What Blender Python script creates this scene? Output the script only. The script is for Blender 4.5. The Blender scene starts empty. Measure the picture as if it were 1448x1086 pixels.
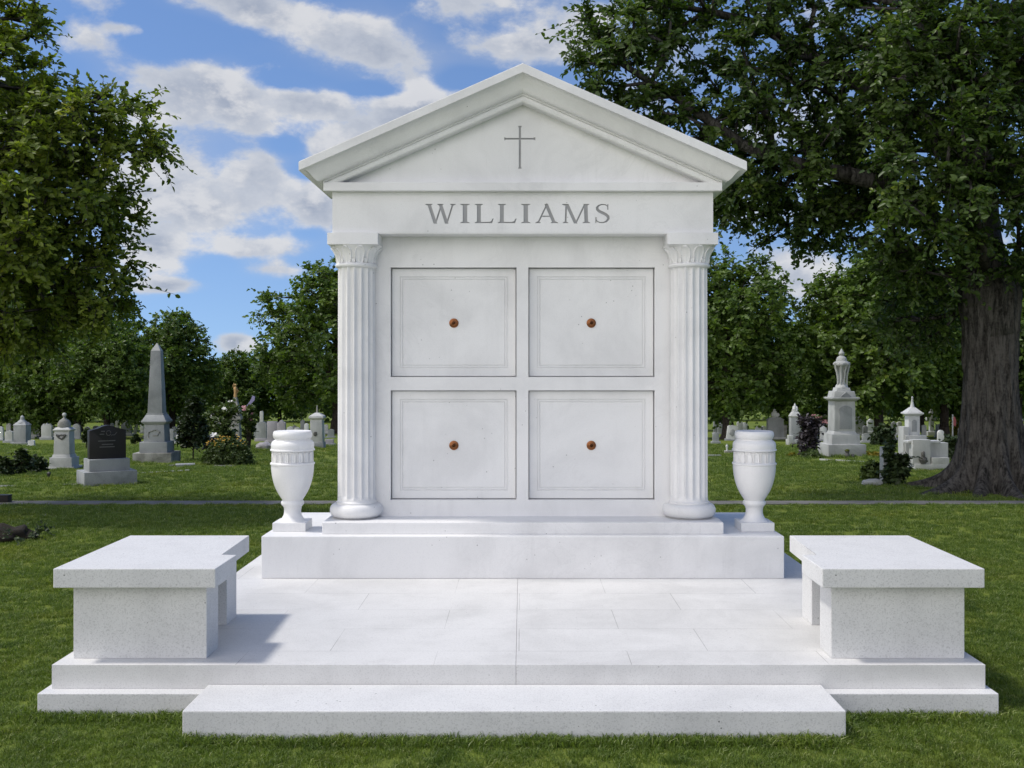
import bpy, bmesh, math, random
import numpy as np
from mathutils import Vector, Matrix, noise

PI = math.pi
R = math.radians
scene = bpy.context.scene
COL = scene.collection

# ------------------------------------------------------------------ camera
F = 1455.0            # focal length in photograph pixels (1448 wide)
VX, VY = 738.0, 520.0  # principal point of the photograph
EYE = 1.7
cd = bpy.data.cameras.new("camera")
cd.sensor_width = 36.0
cd.lens = 36.0 * F / 1448.0
cd.shift_x = (724 - VX) / 1448.0
cd.shift_y = (VY - 543) / 1448.0
cd.clip_start = 0.1
cd.clip_end = 3000
cam = bpy.data.objects.new("camera", cd)
cam.location = (0, 0, EYE)
cam.rotation_euler = (R(90), 0, 0)
COL.objects.link(cam)
scene.camera = cam

# ------------------------------------------------------------------ light
SUN_EL, SUN_BACK = 62.0, 1.0     # elevation; degrees the sun stands behind the monument's plane (sun on the left)
sv = Vector((-math.cos(R(SUN_EL)) * math.cos(R(SUN_BACK)), math.cos(R(SUN_EL)) * math.sin(R(SUN_BACK)), math.sin(R(SUN_EL))))
sl = bpy.data.lights.new("sun", 'SUN')
sl.energy = 2.7
sl.angle = R(6.0)
sl.color = (1.0, 0.95, 0.87)
sun = bpy.data.objects.new("sun", sl)
sun.rotation_euler = sv.to_track_quat('Z', 'Y').to_euler()
sun.location = (-20, 5, 30)
COL.objects.link(sun)

scene.view_settings.view_transform = 'Standard'
scene.view_settings.look = 'None'
scene.view_settings.exposure = 0.14
scene.view_settings.gamma = 1.0
scene.cycles.max_bounces = 8
scene.cycles.diffuse_bounces = 4
scene.cycles.transmission_bounces = 4
scene.cycles.use_denoising = True


def pdir(px, py):
    v = Vector(((px - VX) / F, 1.0, (VY - py) / F))
    return v.normalized()


world = bpy.data.worlds.new("World")
scene.world = world
world.use_nodes = True
wt = world.node_tree
wt.nodes.clear()


class NT:
    """small helper to write node trees"""
    def __init__(self, tree):
        self.t = tree

    def n(self, typ, **kw):
        nd = self.t.nodes.new(typ)
        for k, v in kw.items():
            setattr(nd, k, v)
        return nd

    def put(self, sock, v):
        if isinstance(v, bpy.types.NodeSocket):
            self.t.links.new(v, sock)
        elif v is not None:
            sock.default_value = v

    def math(self, op, a, b=None, c=None, clamp=False):
        nd = self.n('ShaderNodeMath', operation=op, use_clamp=clamp)
        self.put(nd.inputs[0], a)
        if b is not None:
            self.put(nd.inputs[1], b)
        if c is not None:
            self.put(nd.inputs[2], c)
        return nd.outputs[0]

    def vec(self, op, a, b=None):
        nd = self.n('ShaderNodeVectorMath', operation=op)
        self.put(nd.inputs[0], a)
        if b is not None:
            self.put(nd.inputs[1], b)
        return nd.outputs['Value'] if op in ('LENGTH', 'DOT_PRODUCT', 'DISTANCE') else nd.outputs['Vector']

    def noise(self, vec, scale, detail=4, rough=0.5, dist=0.0):
        nd = self.n('ShaderNodeTexNoise')
        self.put(nd.inputs['Vector'], vec)
        nd.inputs['Scale'].default_value = scale
        nd.inputs['Detail'].default_value = detail
        nd.inputs['Roughness'].default_value = rough
        nd.inputs['Distortion'].default_value = dist
        return nd.outputs['Fac']

    def ramp(self, v, a, b, lo=0.0, hi=1.0, smooth=True):
        nd = self.n('ShaderNodeMapRange', interpolation_type='SMOOTHSTEP' if smooth else 'LINEAR')
        self.put(nd.inputs[0], v)
        nd.inputs[1].default_value = a
        nd.inputs[2].default_value = b
        nd.inputs[3].default_value = lo
        nd.inputs[4].default_value = hi
        return nd.outputs[0]

    def mix(self, f, a, b, blend='MIX'):
        nd = self.n('ShaderNodeMix', data_type='RGBA', blend_type=blend)
        self.put(nd.inputs[0], f)
        for i, v in ((6, a), (7, b)):
            if isinstance(v, (tuple, list)):
                v = tuple(v) + ((1.0,) if len(v) == 3 else ())
            self.put(nd.inputs[i], v)
        return nd.outputs[2]


W = NT(wt)
sky = W.n('ShaderNodeTexSky', sky_type='NISHITA')
sky.sun_disc = False
sky.sun_elevation = R(SUN_EL)
sky.sun_rotation = R(-90 + SUN_BACK)
sky.air_density = 1.0
sky.dust_density = 0.1
sky.ozone_density = 2.0
tc = W.n('ShaderNodeTexCoord')
lift = W.vec('ADD', W.vec('MULTIPLY', tc.outputs['Generated'], (1.0, 1.0, 0.85)), (0.0, 0.0, 0.12))
W.put(sky.inputs[0], W.vec('NORMALIZE', lift))
d = W.vec('NORMALIZE', tc.outputs['Generated'])
dst = W.vec('MULTIPLY', d, (1.0, 1.0, 1.7))
# cumulus banks of this afternoon: centre direction, angular radii, weight
BANKS = [(250, 110, 110, 60, 0.26), (330, 150, 90, 50, 0.30), (200, 180, 70, 70, 0.22), (270, 250, 110, 60, 0.30), (190, 300, 70, 80, 0.22), (370, 245, 45, 40, 0.30),
         (300, 300, 60, 36, 0.26), (400, 295, 60, 34, 0.26), (455, 290, 40, 50, 0.24), (375, 350, 62, 20, 0.34), (395, 382, 48, 14, 0.28), (215, 348, 40, 26, 0.28), (238, 406, 46, 12, 0.28),
         (442, 146, 52, 24, 0.32), (592, 145, 62, 42, 0.42), (520, 185, 70, 40, 0.30), (470, 215, 50, 30, 0.22), (345, 8, 95, 28, 0.34), (505, 55, 130, 50, 0.30), (590, 90, 80, 26, 0.26),
         (690, 8, 90, 24, 0.26), (725, 68, 84, 32, 0.32), (815, 45, 70, 50, 0.28), (110, 55, 60, 26, 0.18), (178, 40, 26, 8, 0.22), (333, 484, 36, 20, 0.38), (30, 470, 60, 20, 0.2),
         (960, 110, 120, 90, 0.20), (1130, 390, 80, 60, 0.26), (1040, 230, 100, 60, 0.14), (950, 60, 60, 40, 0.14),
         (215, 60, 52, 34, -0.36), (270, 50, 40, 26, -0.28), (405, 115, 50, 14, -0.24), (540, 128, 60, 12, -0.26), (650, 110, 60, 16, -0.24), (400, 205, 34, 16, -0.2), (440, 240, 36, 14, -0.18),
         (290, 440, 80, 36, -0.3), (440, 330, 26, 10, -0.18), (300, 380, 34, 20, -0.26), (190, 470, 90, 40, -0.26)]
acc = None
for px, py, rx, ry, w in BANKS:
    c = pdir(px, py)
    df = W.vec('SUBTRACT', d, tuple(c))
    df = W.vec('MULTIPLY', df, (F / rx, F / (2.0 * max(rx, ry)), F / ry))
    ln = W.vec('LENGTH', df)
    g = W.ramp(ln, 0.0, 1.4, w * (1.10 if w > 0 else 0.9), 0.0)
    acc = g if acc is None else W.math('ADD', acc, g)
sep = W.n('ShaderNodeSeparateXYZ')
W.put(sep.inputs[0], d)
n1 = W.noise(dst, 10.0, 12, 0.60, 0.1)
n1b = W.noise(W.vec('ADD', dst, (-0.012, 0.0, 0.030)), 10.0, 12, 0.60, 0.1)
fill_bank = W.vec('DOT_PRODUCT', d, tuple(Vector((-0.60, -0.78, 0.10)).normalized()))
behind = W.ramp(fill_bank, 0.1, 0.65, 0.0, 0.34)      # the bank of unseen bright cloud added behind the camera to fill the fronts
amp = lambda v: W.math('MULTIPLY_ADD', v, 1.35, -0.175)
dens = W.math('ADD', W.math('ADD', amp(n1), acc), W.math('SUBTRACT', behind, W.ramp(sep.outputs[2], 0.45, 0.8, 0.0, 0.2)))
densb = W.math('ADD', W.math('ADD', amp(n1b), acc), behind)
mask = W.math('ADD', W.ramp(dens, 0.555, 0.80, 0.0, 0.93), W.ramp(W.math('ADD', acc, W.noise(dst, 2.6, 5, 0.6)), 0.48, 0.95, 0.0, 0.30), clamp=True)
thick = W.ramp(dens, 0.66, 1.02)
lit = W.ramp(W.math('SUBTRACT', dens, densb), -0.06, 0.16)
ccol = W.mix(thick, (5.1, 5.35, 5.85), (3.0, 3.4, 4.25))
ccol = W.mix(W.math('MULTIPLY', lit, 0.85), ccol, (6.5, 6.5, 6.6))
ccol = W.mix(W.ramp(fill_bank, 0.05, 0.85), ccol, (19.8, 18.9, 18.2))  # added fill light: unseen clouds behind and left made far brighter
mask = W.math('MULTIPLY', mask, 0.93)
skyc = W.mix(1.0, sky.outputs[0], (0.90, 1.0, 1.18), 'MULTIPLY')
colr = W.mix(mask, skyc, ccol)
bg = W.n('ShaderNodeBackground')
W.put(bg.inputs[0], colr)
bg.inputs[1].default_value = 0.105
wo = W.n('ShaderNodeOutputWorld')
wt.links.new(bg.outputs[0], wo.inputs[0])

# ------------------------------------------------------------------ helpers
MATS = {}


def new_mat(name):
    m = bpy.data.materials.new(name)
    m.use_nodes = True
    m.node_tree.nodes.clear()
    t = NT(m.node_tree)
    out = t.n('ShaderNodeOutputMaterial')
    bs = t.n('ShaderNodeBsdfPrincipled')
    m.node_tree.links.new(bs.outputs[0], out.inputs[0])
    MATS[name] = m
    return m, t, bs, out


def stone(name, base, dark, speck=0.0, fleck=0.0, stain=0.15, rough=0.55, bump=0.15, scale=1.0, tiles=False, spec=0.35):
    m, t, bs, out = new_mat(name)
    co = t.n('ShaderNodeTexCoord').outputs['Object']
    big = t.noise(co, 1.7 * scale, 6, 0.6, 0.4)
    col = t.mix(t.math('MULTIPLY', t.ramp(big, 0.40, 0.75), stain * 2.2), base, dark)
    streak = t.noise(t.vec('MULTIPLY', co, (5.0, 5.0, 0.9)), 1.6 * scale, 5, 0.6)
    col = t.mix(t.math('MULTIPLY', t.ramp(streak, 0.5, 0.8), stain), col, dark)
    if name in ('marble', 'granite', 'paving'):
        vn = t.noise(t.vec('ADD', co, (1.3, 4.1, 2.2)), 1.3, 7, 0.62, 1.4)
        line = t.ramp(t.math('ABSOLUTE', t.math('SUBTRACT', vn, 0.5)), 0.0, 0.020, 1.0, 0.0)
        gate_ = t.ramp(t.noise(co, 0.9, 3), 0.45, 0.65)
        col = t.mix(t.math('MULTIPLY', t.math('MULTIPLY', line, gate_), 0.15), col, dark)
        grime = t.noise(t.vec('MULTIPLY', co, (14.0, 14.0, 1.1)), 1.0, 6, 0.7)
        col = t.mix(t.math('MULTIPLY', t.ramp(grime, 0.60, 0.80), 0.28), col, tuple(c_ * 0.8 for c_ in dark))
    if speck:
        fine = t.noise(co, 150.0 * scale, 2, 0.7)
        col = t.mix(t.math('MULTIPLY', t.ramp(fine, 0.50, 0.68), speck), col, tuple(c * 0.5 for c in dark))
        fin2 = t.noise(t.vec('ADD', co, (3.1, 1.7, 5.2)), 90.0 * scale, 2, 0.7)
        col = t.mix(t.math('MULTIPLY', t.ramp(fin2, 0.55, 0.72), speck * 0.7), col, tuple(min(1, c * 1.12) for c in base))
    if fleck:
        vo = t.n('ShaderNodeTexVoronoi', feature='F1')
        t.put(vo.inputs['Vector'], co)
        vo.inputs['Scale'].default_value = 17.0 * scale
        sp = t.math('LESS_THAN', vo.outputs['Distance'], 0.075)
        gate = t.ramp(t.noise(co, 3.0, 2), 0.5, 0.6)
        col = t.mix(t.math('MULTIPLY', t.math('MULTIPLY', sp, gate), fleck), col, tuple(c * 0.3 for c in dark))
    h = t.noise(co, 60.0 * scale, 6, 0.65)
    if tiles:
        bk = t.n('ShaderNodeTexBrick')
        t.put(bk.inputs['Vector'], co)
        bk.inputs['Color1'].default_value = (1, 1, 1, 1)
        bk.inputs['Color2'].default_value = (0.93, 0.93, 0.93, 1)
        bk.inputs['Mortar'].default_value = (0.42, 0.42, 0.42, 1)
        bk.inputs['Scale'].default_value = 1.0
        bk.inputs['Brick Width'].default_value = 0.98
        bk.inputs['Row Height'].default_value = 0.455
        bk.inputs['Mortar Size'].default_value = 0.0018
        bk.inputs['Mortar Smooth'].default_value = 0.4
        bk.inputs['Bias'].default_value = 0.2
        bk.offset = 0.43
        geo = t.n('ShaderNodeNewGeometry')
        sz = t.n('ShaderNodeSeparateXYZ')
        t.put(sz.inputs[0], geo.outputs['Normal'])
        up = t.math('GREATER_THAN', sz.outputs[2], 0.8)
        brk = t.noise(co, 2.3, 3)
        f = t.math('MULTIPLY', up, t.ramp(brk, 0.35, 0.6, 0.25, 1.0))
        col = t.mix(f, col, t.mix(1.0, col, bk.outputs['Color'], 'MULTIPLY'))
    t.put(bs.inputs['Base Color'], col)
    t.put(bs.inputs['Roughness'], t.ramp(big, 0.2, 0.8, rough - 0.07, rough + 0.1))
    bs.inputs['Specular IOR Level'].default_value = spec
    bp = t.n('ShaderNodeBump')
    bp.inputs['Strength'].default_value = bump
    bp.inputs['Distance'].default_value = 0.004
    t.put(bp.inputs['Height'], h)
    t.put(bs.inputs['Normal'], bp.outputs[0])
    return m


stone('marble', (0.738, 0.738, 0.745), (0.48, 0.482, 0.49), speck=0.08, fleck=0.6, stain=0.2, rough=0.45, bump=0.08)
stone('granite', (0.635, 0.637, 0.64), (0.44, 0.443, 0.45), speck=0.40, fleck=0.9, stain=0.2, rough=0.6, bump=0.3)
stone('paving', (0.645, 0.642, 0.638), (0.505, 0.503, 0.50), speck=0.26, fleck=0.4, stain=0.34, rough=0.6, bump=0.15, tiles=True)
stone('engraving', (0.33, 0.335, 0.345), (0.24, 0.245, 0.25), rough=0.7, bump=0.3, scale=6)
stone('grave_grey', (0.31, 0.325, 0.33), (0.15, 0.16, 0.165), speck=0.35, stain=0.45, rough=0.7, bump=0.5)
stone('grave_pale', (0.46, 0.47, 0.46), (0.24, 0.25, 0.24), speck=0.2, stain=0.4, rough=0.7, bump=0.5)
stone('grave_white', (0.57, 0.58, 0.58), (0.33, 0.34, 0.34), speck=0.15, stain=0.35, rough=0.65, bump=0.4)
stone('grave_weathered', (0.33, 0.33, 0.305), (0.14, 0.14, 0.125), speck=0.3, stain=0.6, rough=0.8, bump=0.6, scale=1.6)
stone('grave_lilac', (0.36, 0.345, 0.37), (0.2, 0.19, 0.21), speck=0.3, stain=0.5, rough=0.75, bump=0.5)
stone('grave_black', (0.022, 0.020, 0.019), (0.014, 0.013, 0.013), speck=0.3, stain=0.2, rough=0.5, bump=0.02, spec=0.3)
stone('grave_ink', (0.12, 0.115, 0.11), (0.1, 0.1, 0.1), rough=0.6)
stone('carving_dark', (0.09, 0.09, 0.085), (0.05, 0.05, 0.05), rough=0.8)
stone('concrete', (0.16, 0.155, 0.145), (0.10, 0.098, 0.09), speck=0.4, stain=0.5, rough=0.85, bump=0.5, scale=2)
stone('soil', (0.028, 0.023, 0.016), (0.012, 0.010, 0.008), speck=0.3, stain=0.5, rough=0.95, bump=1.0, scale=4)


def flat_mat(name, col, rough=0.6, metal=0.0, var=0.2):
    m, t, bs, out = new_mat(name)
    co = t.n('ShaderNodeTexCoord').outputs['Object']
    nz = t.noise(co, 25, 4)
    t.put(bs.inputs['Base Color'], t.mix(nz, col, tuple(c * (1 - var) for c in col)))
    bs.inputs['Roughness'].default_value = rough
    bs.inputs['Metallic'].default_value = metal
    return m


flat_mat('copper', (0.40, 0.17, 0.075), 0.32, 1.0, 0.5)
flat_mat('copper_dark', (0.10, 0.045, 0.025), 0.45, 1.0, 0.5)
flat_mat('gilt', (0.42, 0.26, 0.11), 0.5, 0.3)
flat_mat('violet_cloth', (0.34, 0.31, 0.52), 0.8)
flat_mat('red_cloth', (0.38, 0.10, 0.10), 0.8)
flat_mat('pink_petal', (0.50, 0.25, 0.27), 0.7)
flat_mat('yellow_petal', (0.50, 0.30, 0.02), 0.7)
flat_mat('white_petal', (0.7, 0.7, 0.68), 0.7)
flat_mat('iron', (0.02, 0.02, 0.02), 0.6)


def leaf_mat(name, c0, c1, trans=0.3, c2=None, rough=0.5):
    m, t, bs, out = new_mat(name)
    at_ = t.n('ShaderNodeAttribute', attribute_name='tint').outputs['Fac']
    col = t.mix(t.ramp(at_, 0.0, 0.8, smooth=False), c0, c1)
    if c2:
        col = t.mix(t.ramp(at_, 0.86, 1.0, smooth=False), col, c2)
    t.put(bs.inputs['Base Color'], col)
    bs.inputs['Roughness'].default_value = rough
    bs.inputs['Specular IOR Level'].default_value = 0.35
    tr = t.n('ShaderNodeBsdfTranslucent')
    t.put(tr.inputs['Color'], t.mix(1.0, col, (1.25, 1.35, 0.55), 'MULTIPLY'))
    ms = t.n('ShaderNodeMixShader')
    ms.inputs[0].default_value = trans
    t.t.links.new(bs.outputs[0], ms.inputs[1])
    t.t.links.new(tr.outputs[0], ms.inputs[2])
    t.t.links.new(ms.outputs[0], out.inputs[0])
    return m


leaf_mat('leaf_oak', (0.028, 0.058, 0.012), (0.092, 0.146, 0.030), 0.40, (0.22, 0.265, 0.05), 0.42)
leaf_mat('leaf_olive', (0.085, 0.130, 0.020), (0.205, 0.255, 0.038), 0.48, (0.34, 0.32, 0.05), 0.42)
leaf_mat('leaf_far', (0.048, 0.090, 0.017), (0.126, 0.192, 0.036), 0.42, (0.22, 0.26, 0.046), 0.42)
leaf_mat('leaf_shrub', (0.035, 0.060, 0.015), (0.085, 0.125, 0.03), 0.25, (0.14, 0.17, 0.04))
leaf_mat('leaf_dark', (0.016, 0.030, 0.010), (0.045, 0.070, 0.022), 0.2)
leaf_mat('leaf_purple', (0.030, 0.024, 0.030), (0.075, 0.065, 0.075), 0.15, (0.16, 0.15, 0.15))
leaf_mat('leaf_yellow', (0.10, 0.12, 0.015), (0.26, 0.20, 0.02), 0.25, (0.42, 0.27, 0.03))
leaf_mat('grass_blade', (0.064, 0.110, 0.016), (0.162, 0.232, 0.036), 0.35, (0.42, 0.45, 0.24), 0.5)


# patches of drier and deeper green across the lawn blades
gt = NT(MATS['grass_blade'].node_tree)
gp = gt.n('ShaderNodeNewGeometry').outputs['Position']
pn = gt.noise(gp, 0.9, 5, 0.65)
pf = gt.noise(gt.vec('ADD', gp, (7.0, 3.0, 0.0)), 3.2, 4, 0.6)
for nd in [n_ for n_ in gt.t.nodes if n_.type in ('BSDF_PRINCIPLED', 'BSDF_TRANSLUCENT')]:
    so = nd.inputs['Base Color'] if nd.type == 'BSDF_PRINCIPLED' else nd.inputs['Color']
    src = so.links[0].from_socket
    v_ = gt.mix(gt.math('MULTIPLY', gt.ramp(pn, 0.48, 0.72), 0.75), src, gt.mix(1.0, src, (1.55, 1.22, 0.95), 'MULTIPLY'))
    v_ = gt.mix(gt.math('MULTIPLY', gt.ramp(pf, 0.50, 0.72), 0.8), v_, gt.mix(1.0, v_, (0.55, 0.66, 0.62), 'MULTIPLY'))
    gt.put(so, v_)


def bark_mat(name, c0, c1):
    m, t, bs, out = new_mat(name)
    co = t.n('ShaderNodeTexCoord').outputs['Object']
    st = t.vec('MULTIPLY', co, (9.0, 9.0, 1.4))
    a = t.noise(st, 2.2, 8, 0.65, 0.6)
    b = t.noise(co, 30, 5, 0.6)
    h = t.math('ADD', t.math('MULTIPLY', a, 0.8), t.math('MULTIPLY', b, 0.25))
    t.put(bs.inputs['Base Color'], t.mix(t.ramp(h, 0.36, 0.66), c0, c1))
    bs.inputs['Roughness'].default_value = 0.9
    bs.inputs['Specular IOR Level'].default_value = 0.15
    bp = t.n('ShaderNodeBump')
    bp.inputs['Strength'].default_value = 0.9
    bp.inputs['Distance'].default_value = 0.03
    t.put(bp.inputs['Height'], h)
    t.put(bs.inputs['Normal'], bp.outputs[0])
    return m


bark_mat('bark', (0.010, 0.0095, 0.009), (0.085, 0.080, 0.074))
bark_mat('bark_dark', (0.018, 0.015, 0.012), (0.06, 0.05, 0.042))

# lawn soil under the blades
m, t, bs, out = new_mat('lawn')
co = t.n('ShaderNodeTexCoord').outputs['Object']
g1 = t.noise(co, 0.35, 4, 0.6)
g2 = t.noise(co, 2.4, 6, 0.65)
g3 = t.noise(t.vec('MULTIPLY', co, (1.0, 0.35, 1.0)), 45, 4, 0.7)
c = t.mix(t.ramp(g1, 0.35, 0.65), (0.100, 0.145, 0.022), (0.160, 0.200, 0.034))
c = t.mix(t.math('MULTIPLY', t.ramp(g2, 0.45, 0.75), 0.6), c, (0.190, 0.205, 0.055))
c = t.mix(t.math('MULTIPLY', t.ramp(g3, 0.45, 0.7), 0.65), c, (0.042, 0.068, 0.015))
t.put(bs.inputs['Base Color'], c)
bs.inputs['Roughness'].default_value = 0.9
bs.inputs['Specular IOR Level'].default_value = 0.1
bp = t.n('ShaderNodeBump')
bp.inputs['Strength'].default_value = 0.8
bp.inputs['Distance'].default_value = 0.03
t.put(bp.inputs['Height'], t.math('ADD', g3, t.math('MULTIPLY', g2, 0.4)))
t.put(bs.inputs['Normal'], bp.outputs[0])


class MB:
    """collects shapes into one mesh"""
    def __init__(self):
        self.bm = bmesh.new()

    def _bevel(self, vs, b, seg=2):
        if b:
            es = list({e for v in vs for e in v.link_edges})
            bmesh.ops.bevel(self.bm, geom=es, offset=b, segments=seg, profile=0.6, affect='EDGES')

    def frus(self, cx, cy, z0, z1, w0, d0, w1=None, d1=None, bevel=0.0):
        w1 = w0 if w1 is None else w1
        d1 = d0 if d1 is None else d1
        a = [self.bm.verts.new((cx + sx * w0 / 2, cy + sy * d0 / 2, z0)) for sx, sy in ((-1, -1), (1, -1), (1, 1), (-1, 1))]
        b = [self.bm.verts.new((cx + sx * w1 / 2, cy + sy * d1 / 2, z1)) for sx, sy in ((-1, -1), (1, -1), (1, 1), (-1, 1))]
        self.bm.faces.new(a[::-1])
        self.bm.faces.new(b)
        for i in range(4):
            j = (i + 1) % 4
            self.bm.faces.new((a[i], a[j], b[j], b[i]))
        self._bevel(a + b, bevel)
        return self

    def box(self, x0, x1, y0, y1, z0, z1, bevel=0.0):
        return self.frus((x0 + x1) / 2, (y0 + y1) / 2, z0, z1, x1 - x0, y1 - y0, bevel=bevel)

    def prism_z(self, poly, z0, z1, bevel=0.0):
        a = [self.bm.verts.new((x, y, z0)) for x, y in poly]
        b = [self.bm.verts.new((x, y, z1)) for x, y in poly]
        self.bm.faces.new(a[::-1])
        self.bm.faces.new(b)
        n = len(poly)
        for i in range(n):
            j = (i + 1) % n
            self.bm.faces.new((a[i], a[j], b[j], b[i]))
        self._bevel(a + b, bevel)
        return self

    def prism_y(self, poly, y0, y1, bevel=0.0):
        """outline in x,z (anticlockwise seen from -y), from y0 (front) to y1"""
        a = [self.bm.verts.new((x, y0, z)) for x, z in poly]
        b = [self.bm.verts.new((x, y1, z)) for x, z in poly]
        self.bm.faces.new(a)
        self.bm.faces.new(b[::-1])
        n = len(poly)
        for i in range(n):
            j = (i + 1) % n
            self.bm.faces.new((a[j], a[i], b[i], b[j]))
        self._bevel(a + b, bevel)
        return self

    def lathe(self, prof, cx=0, cy=0, n=32, axis='z', oz=0.0):
        rings = []
        for r, z in prof:
            ring = []
            for k in range(n):
                th = 2 * PI * k / n
                if axis == 'z':
                    ring.append(self.bm.verts.new((cx + r * math.cos(th), cy + r * math.sin(th), z)))
                else:      # axis pointing to -y
                    ring.append(self.bm.verts.new((cx + r * math.cos(th), cy - z, oz + r * math.sin(th))))
            rings.append(ring)
        for a, b in zip(rings, rings[1:]):
            for k in range(n):
                j = (k + 1) % n
                self.bm.faces.new((a[k], a[j], b[j], b[k]))
        self.bm.faces.new(rings[0][::-1])
        self.bm.faces.new(rings[-1])
        return self

    def tube(self, pts, rad, n=6):
        pts = [Vector(p) for p in pts]
        rad = [rad] * len(pts) if isinstance(rad, (int, float)) else rad
        rings = []
        for i, p in enumerate(pts):
            tg = (pts[min(i + 1, len(pts) - 1)] - pts[max(i - 1, 0)]).normalized()
            up = Vector((0, 0, 1)) if abs(tg.z) < 0.9 else Vector((1, 0, 0))
            u = tg.cross(up).normalized()
            v = tg.cross(u)
            rings.append([self.bm.verts.new(p + (u * math.cos(2 * PI * k / n) + v * math.sin(2 * PI * k / n)) * rad[i]) for k in range(n)])
        for a, b in zip(rings, rings[1:]):
            for k in range(n):
                j = (k + 1) % n
                self.bm.faces.new((a[k], a[j], b[j], b[k]))
        self.bm.faces.new(rings[0][::-1])
        self.bm.faces.new(rings[-1])
        return self

    def blob(self, c, r, seed=0, amp=0.15, sub=3, freq=2.0):
        ret = bmesh.ops.create_icosphere(self.bm, subdivisions=sub, radius=1.0)
        for v in ret['verts']:
            k = 1 + amp * noise.fractal(v.co * freq + Vector((seed, 0, 0)), 1.0, 2.0, 3)
            v.co = Vector((c[0] + v.co.x * r[0] * k, c[1] + v.co.y * r[1] * k, c[2] + v.co.z * r[2] * k))
        return self

    def build(self, name, mat, parent=None, off=None, smooth=False, scale=1.0):
        bm = self.bm
        bmesh.ops.recalc_face_normals(bm, faces=bm.faces[:])
        if off is not None:
            bmesh.ops.translate(bm, vec=-Vector(off), verts=bm.verts[:])
        if scale != 1.0:
            bmesh.ops.scale(bm, vec=(scale,) * 3, verts=bm.verts[:])
        me = bpy.data.meshes.new(name)
        bm.to_mesh(me)
        bm.free()
        if smooth:
            me.polygons.foreach_set('use_smooth', [True] * len(me.polygons))
            if smooth is not True:
                me.set_sharp_from_angle(angle=R(smooth))
        me.materials.append(MATS[mat] if isinstance(mat, str) else mat)
        return link(name, me, parent)


def link(name, me, parent=None):
    o = bpy.data.objects.new(name, me)
    COL.objects.link(o)
    if parent is not None:
        o.parent = parent
    return o


def tag(o, label=None, cat=None, group=None, kind=None):
    for k, v in (('label', label), ('category', cat), ('group', group), ('kind', kind)):
        if v:
            o[k] = v
    return o


def thing(name, label, cat, loc=(0, 0, 0), rz=0.0, group=None):
    o = bpy.data.objects.new(name, None)
    o.empty_display_size = 0.2
    COL.objects.link(o)
    o.location = loc
    o.rotation_euler = (0, 0, rz)
    return tag(o, label, cat, group)


def copy_tree(o, parent=None):
    c_ = o.copy()
    COL.objects.link(c_)
    c_.parent = parent
    for ch in [x for x in scene.objects if x.parent == o]:
        copy_tree(ch, c_)
    return c_


# ------------------------------------------------------------------ terrain
def zg(y):
    t_ = y - 13.0
    if t_ <= 0:
        return 0.0
    a = 0.042 * (t_ - 4.0 * (1 - math.exp(-t_ / 4.0)))
    return -60.0 * (1 - math.exp(-a / 60.0))


def at(px, py):
    """ground point seen at a photograph pixel -> x, y, z, pixels per metre there"""
    lo, hi = 2.0, 400.0
    for _ in range(60):
        mid = 0.5 * (lo + hi)
        if VY + (EYE - zg(mid)) * F / mid > py:
            lo = mid
        else:
            hi = mid
    return (px - VX) * lo / F, lo, zg(lo), F / lo


ys = [-30, -10, 0, 2, 4, 6, 8, 10, 12] + [13 + 0.5 * i for i in range(60)] + [44 + 2 * i for i in range(40)] + [130, 150, 180, 220, 300, 450, 800]
xs = [-600, -300, -150] + [-80 + 4 * i for i in range(41)] + [150, 300, 600]
gm = bpy.data.meshes.new('ground')
gm.from_pydata([(x, y, zg(y)) for y in ys for x in xs], [],
               [(j * len(xs) + i, j * len(xs) + i + 1, (j + 1) * len(xs) + i + 1, (j + 1) * len(xs) + i) for j in range(len(ys) - 1) for i in range(len(xs) - 1)])
gm.materials.append(MATS['lawn'])
gm.polygons.foreach_set('use_smooth', [True] * len(gm.polygons))
tag(link('ground', gm), kind='structure')

p_ = MB()
p_.box(-45, 45, 12.76, 13.07, -0.1, 0.012)
tag(p_.build('path', 'concrete'), kind='structure')

# ------------------------------------------------------------------ terrace, step, benches
CX = -0.015
t_root = thing('stone_terrace', 'broad low white terrace paved with pale slabs under the mausoleum and benches', 'terrace', (CX, 6.7, 0))
off = t_root.location
f_ = MB()
f_.prism_z([(-2.36, 5.01), (-1.552, 5.01), (-1.552, 5.0855), (1.481, 5.0855), (1.481, 5.01), (2.322, 5.01), (2.322, 6.55), (2.12, 6.55), (2.12, 8.55), (-2.1, 8.55), (-2.1, 6.55), (-2.36, 6.55)], -0.08, 0.1126, 0.004)
f_.build('foundation_course', 'granite', t_root, off)
for s_, pts in ((-1, [(-2.325, 5.088), (-0.0296, 5.088), (-0.0296, 8.5), (-2.05, 8.5), (-2.05, 6.45), (-2.325, 6.45)]),
                (1, [(-0.0284, 5.088), (2.292, 5.088), (2.292, 6.45), (2.085, 6.45), (2.085, 8.5), (-0.0284, 8.5)])):
    f_ = MB()
    f_.prism_z(pts, 0.1126, 0.231, 0.0018)
    f_.build('paving_slab', 'paving', t_root, off)

st_root = thing('stone_step', 'long low white stone step set in the grass before the terrace', 'step', (-0.035, 4.88, 0))
f_ = MB()
f_.box(-1.549, 1.478, 4.69, 5.085, -0.08, 0.135, 0.006)
f_.build('step_block', 'granite', st_root, st_root.location)

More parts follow.
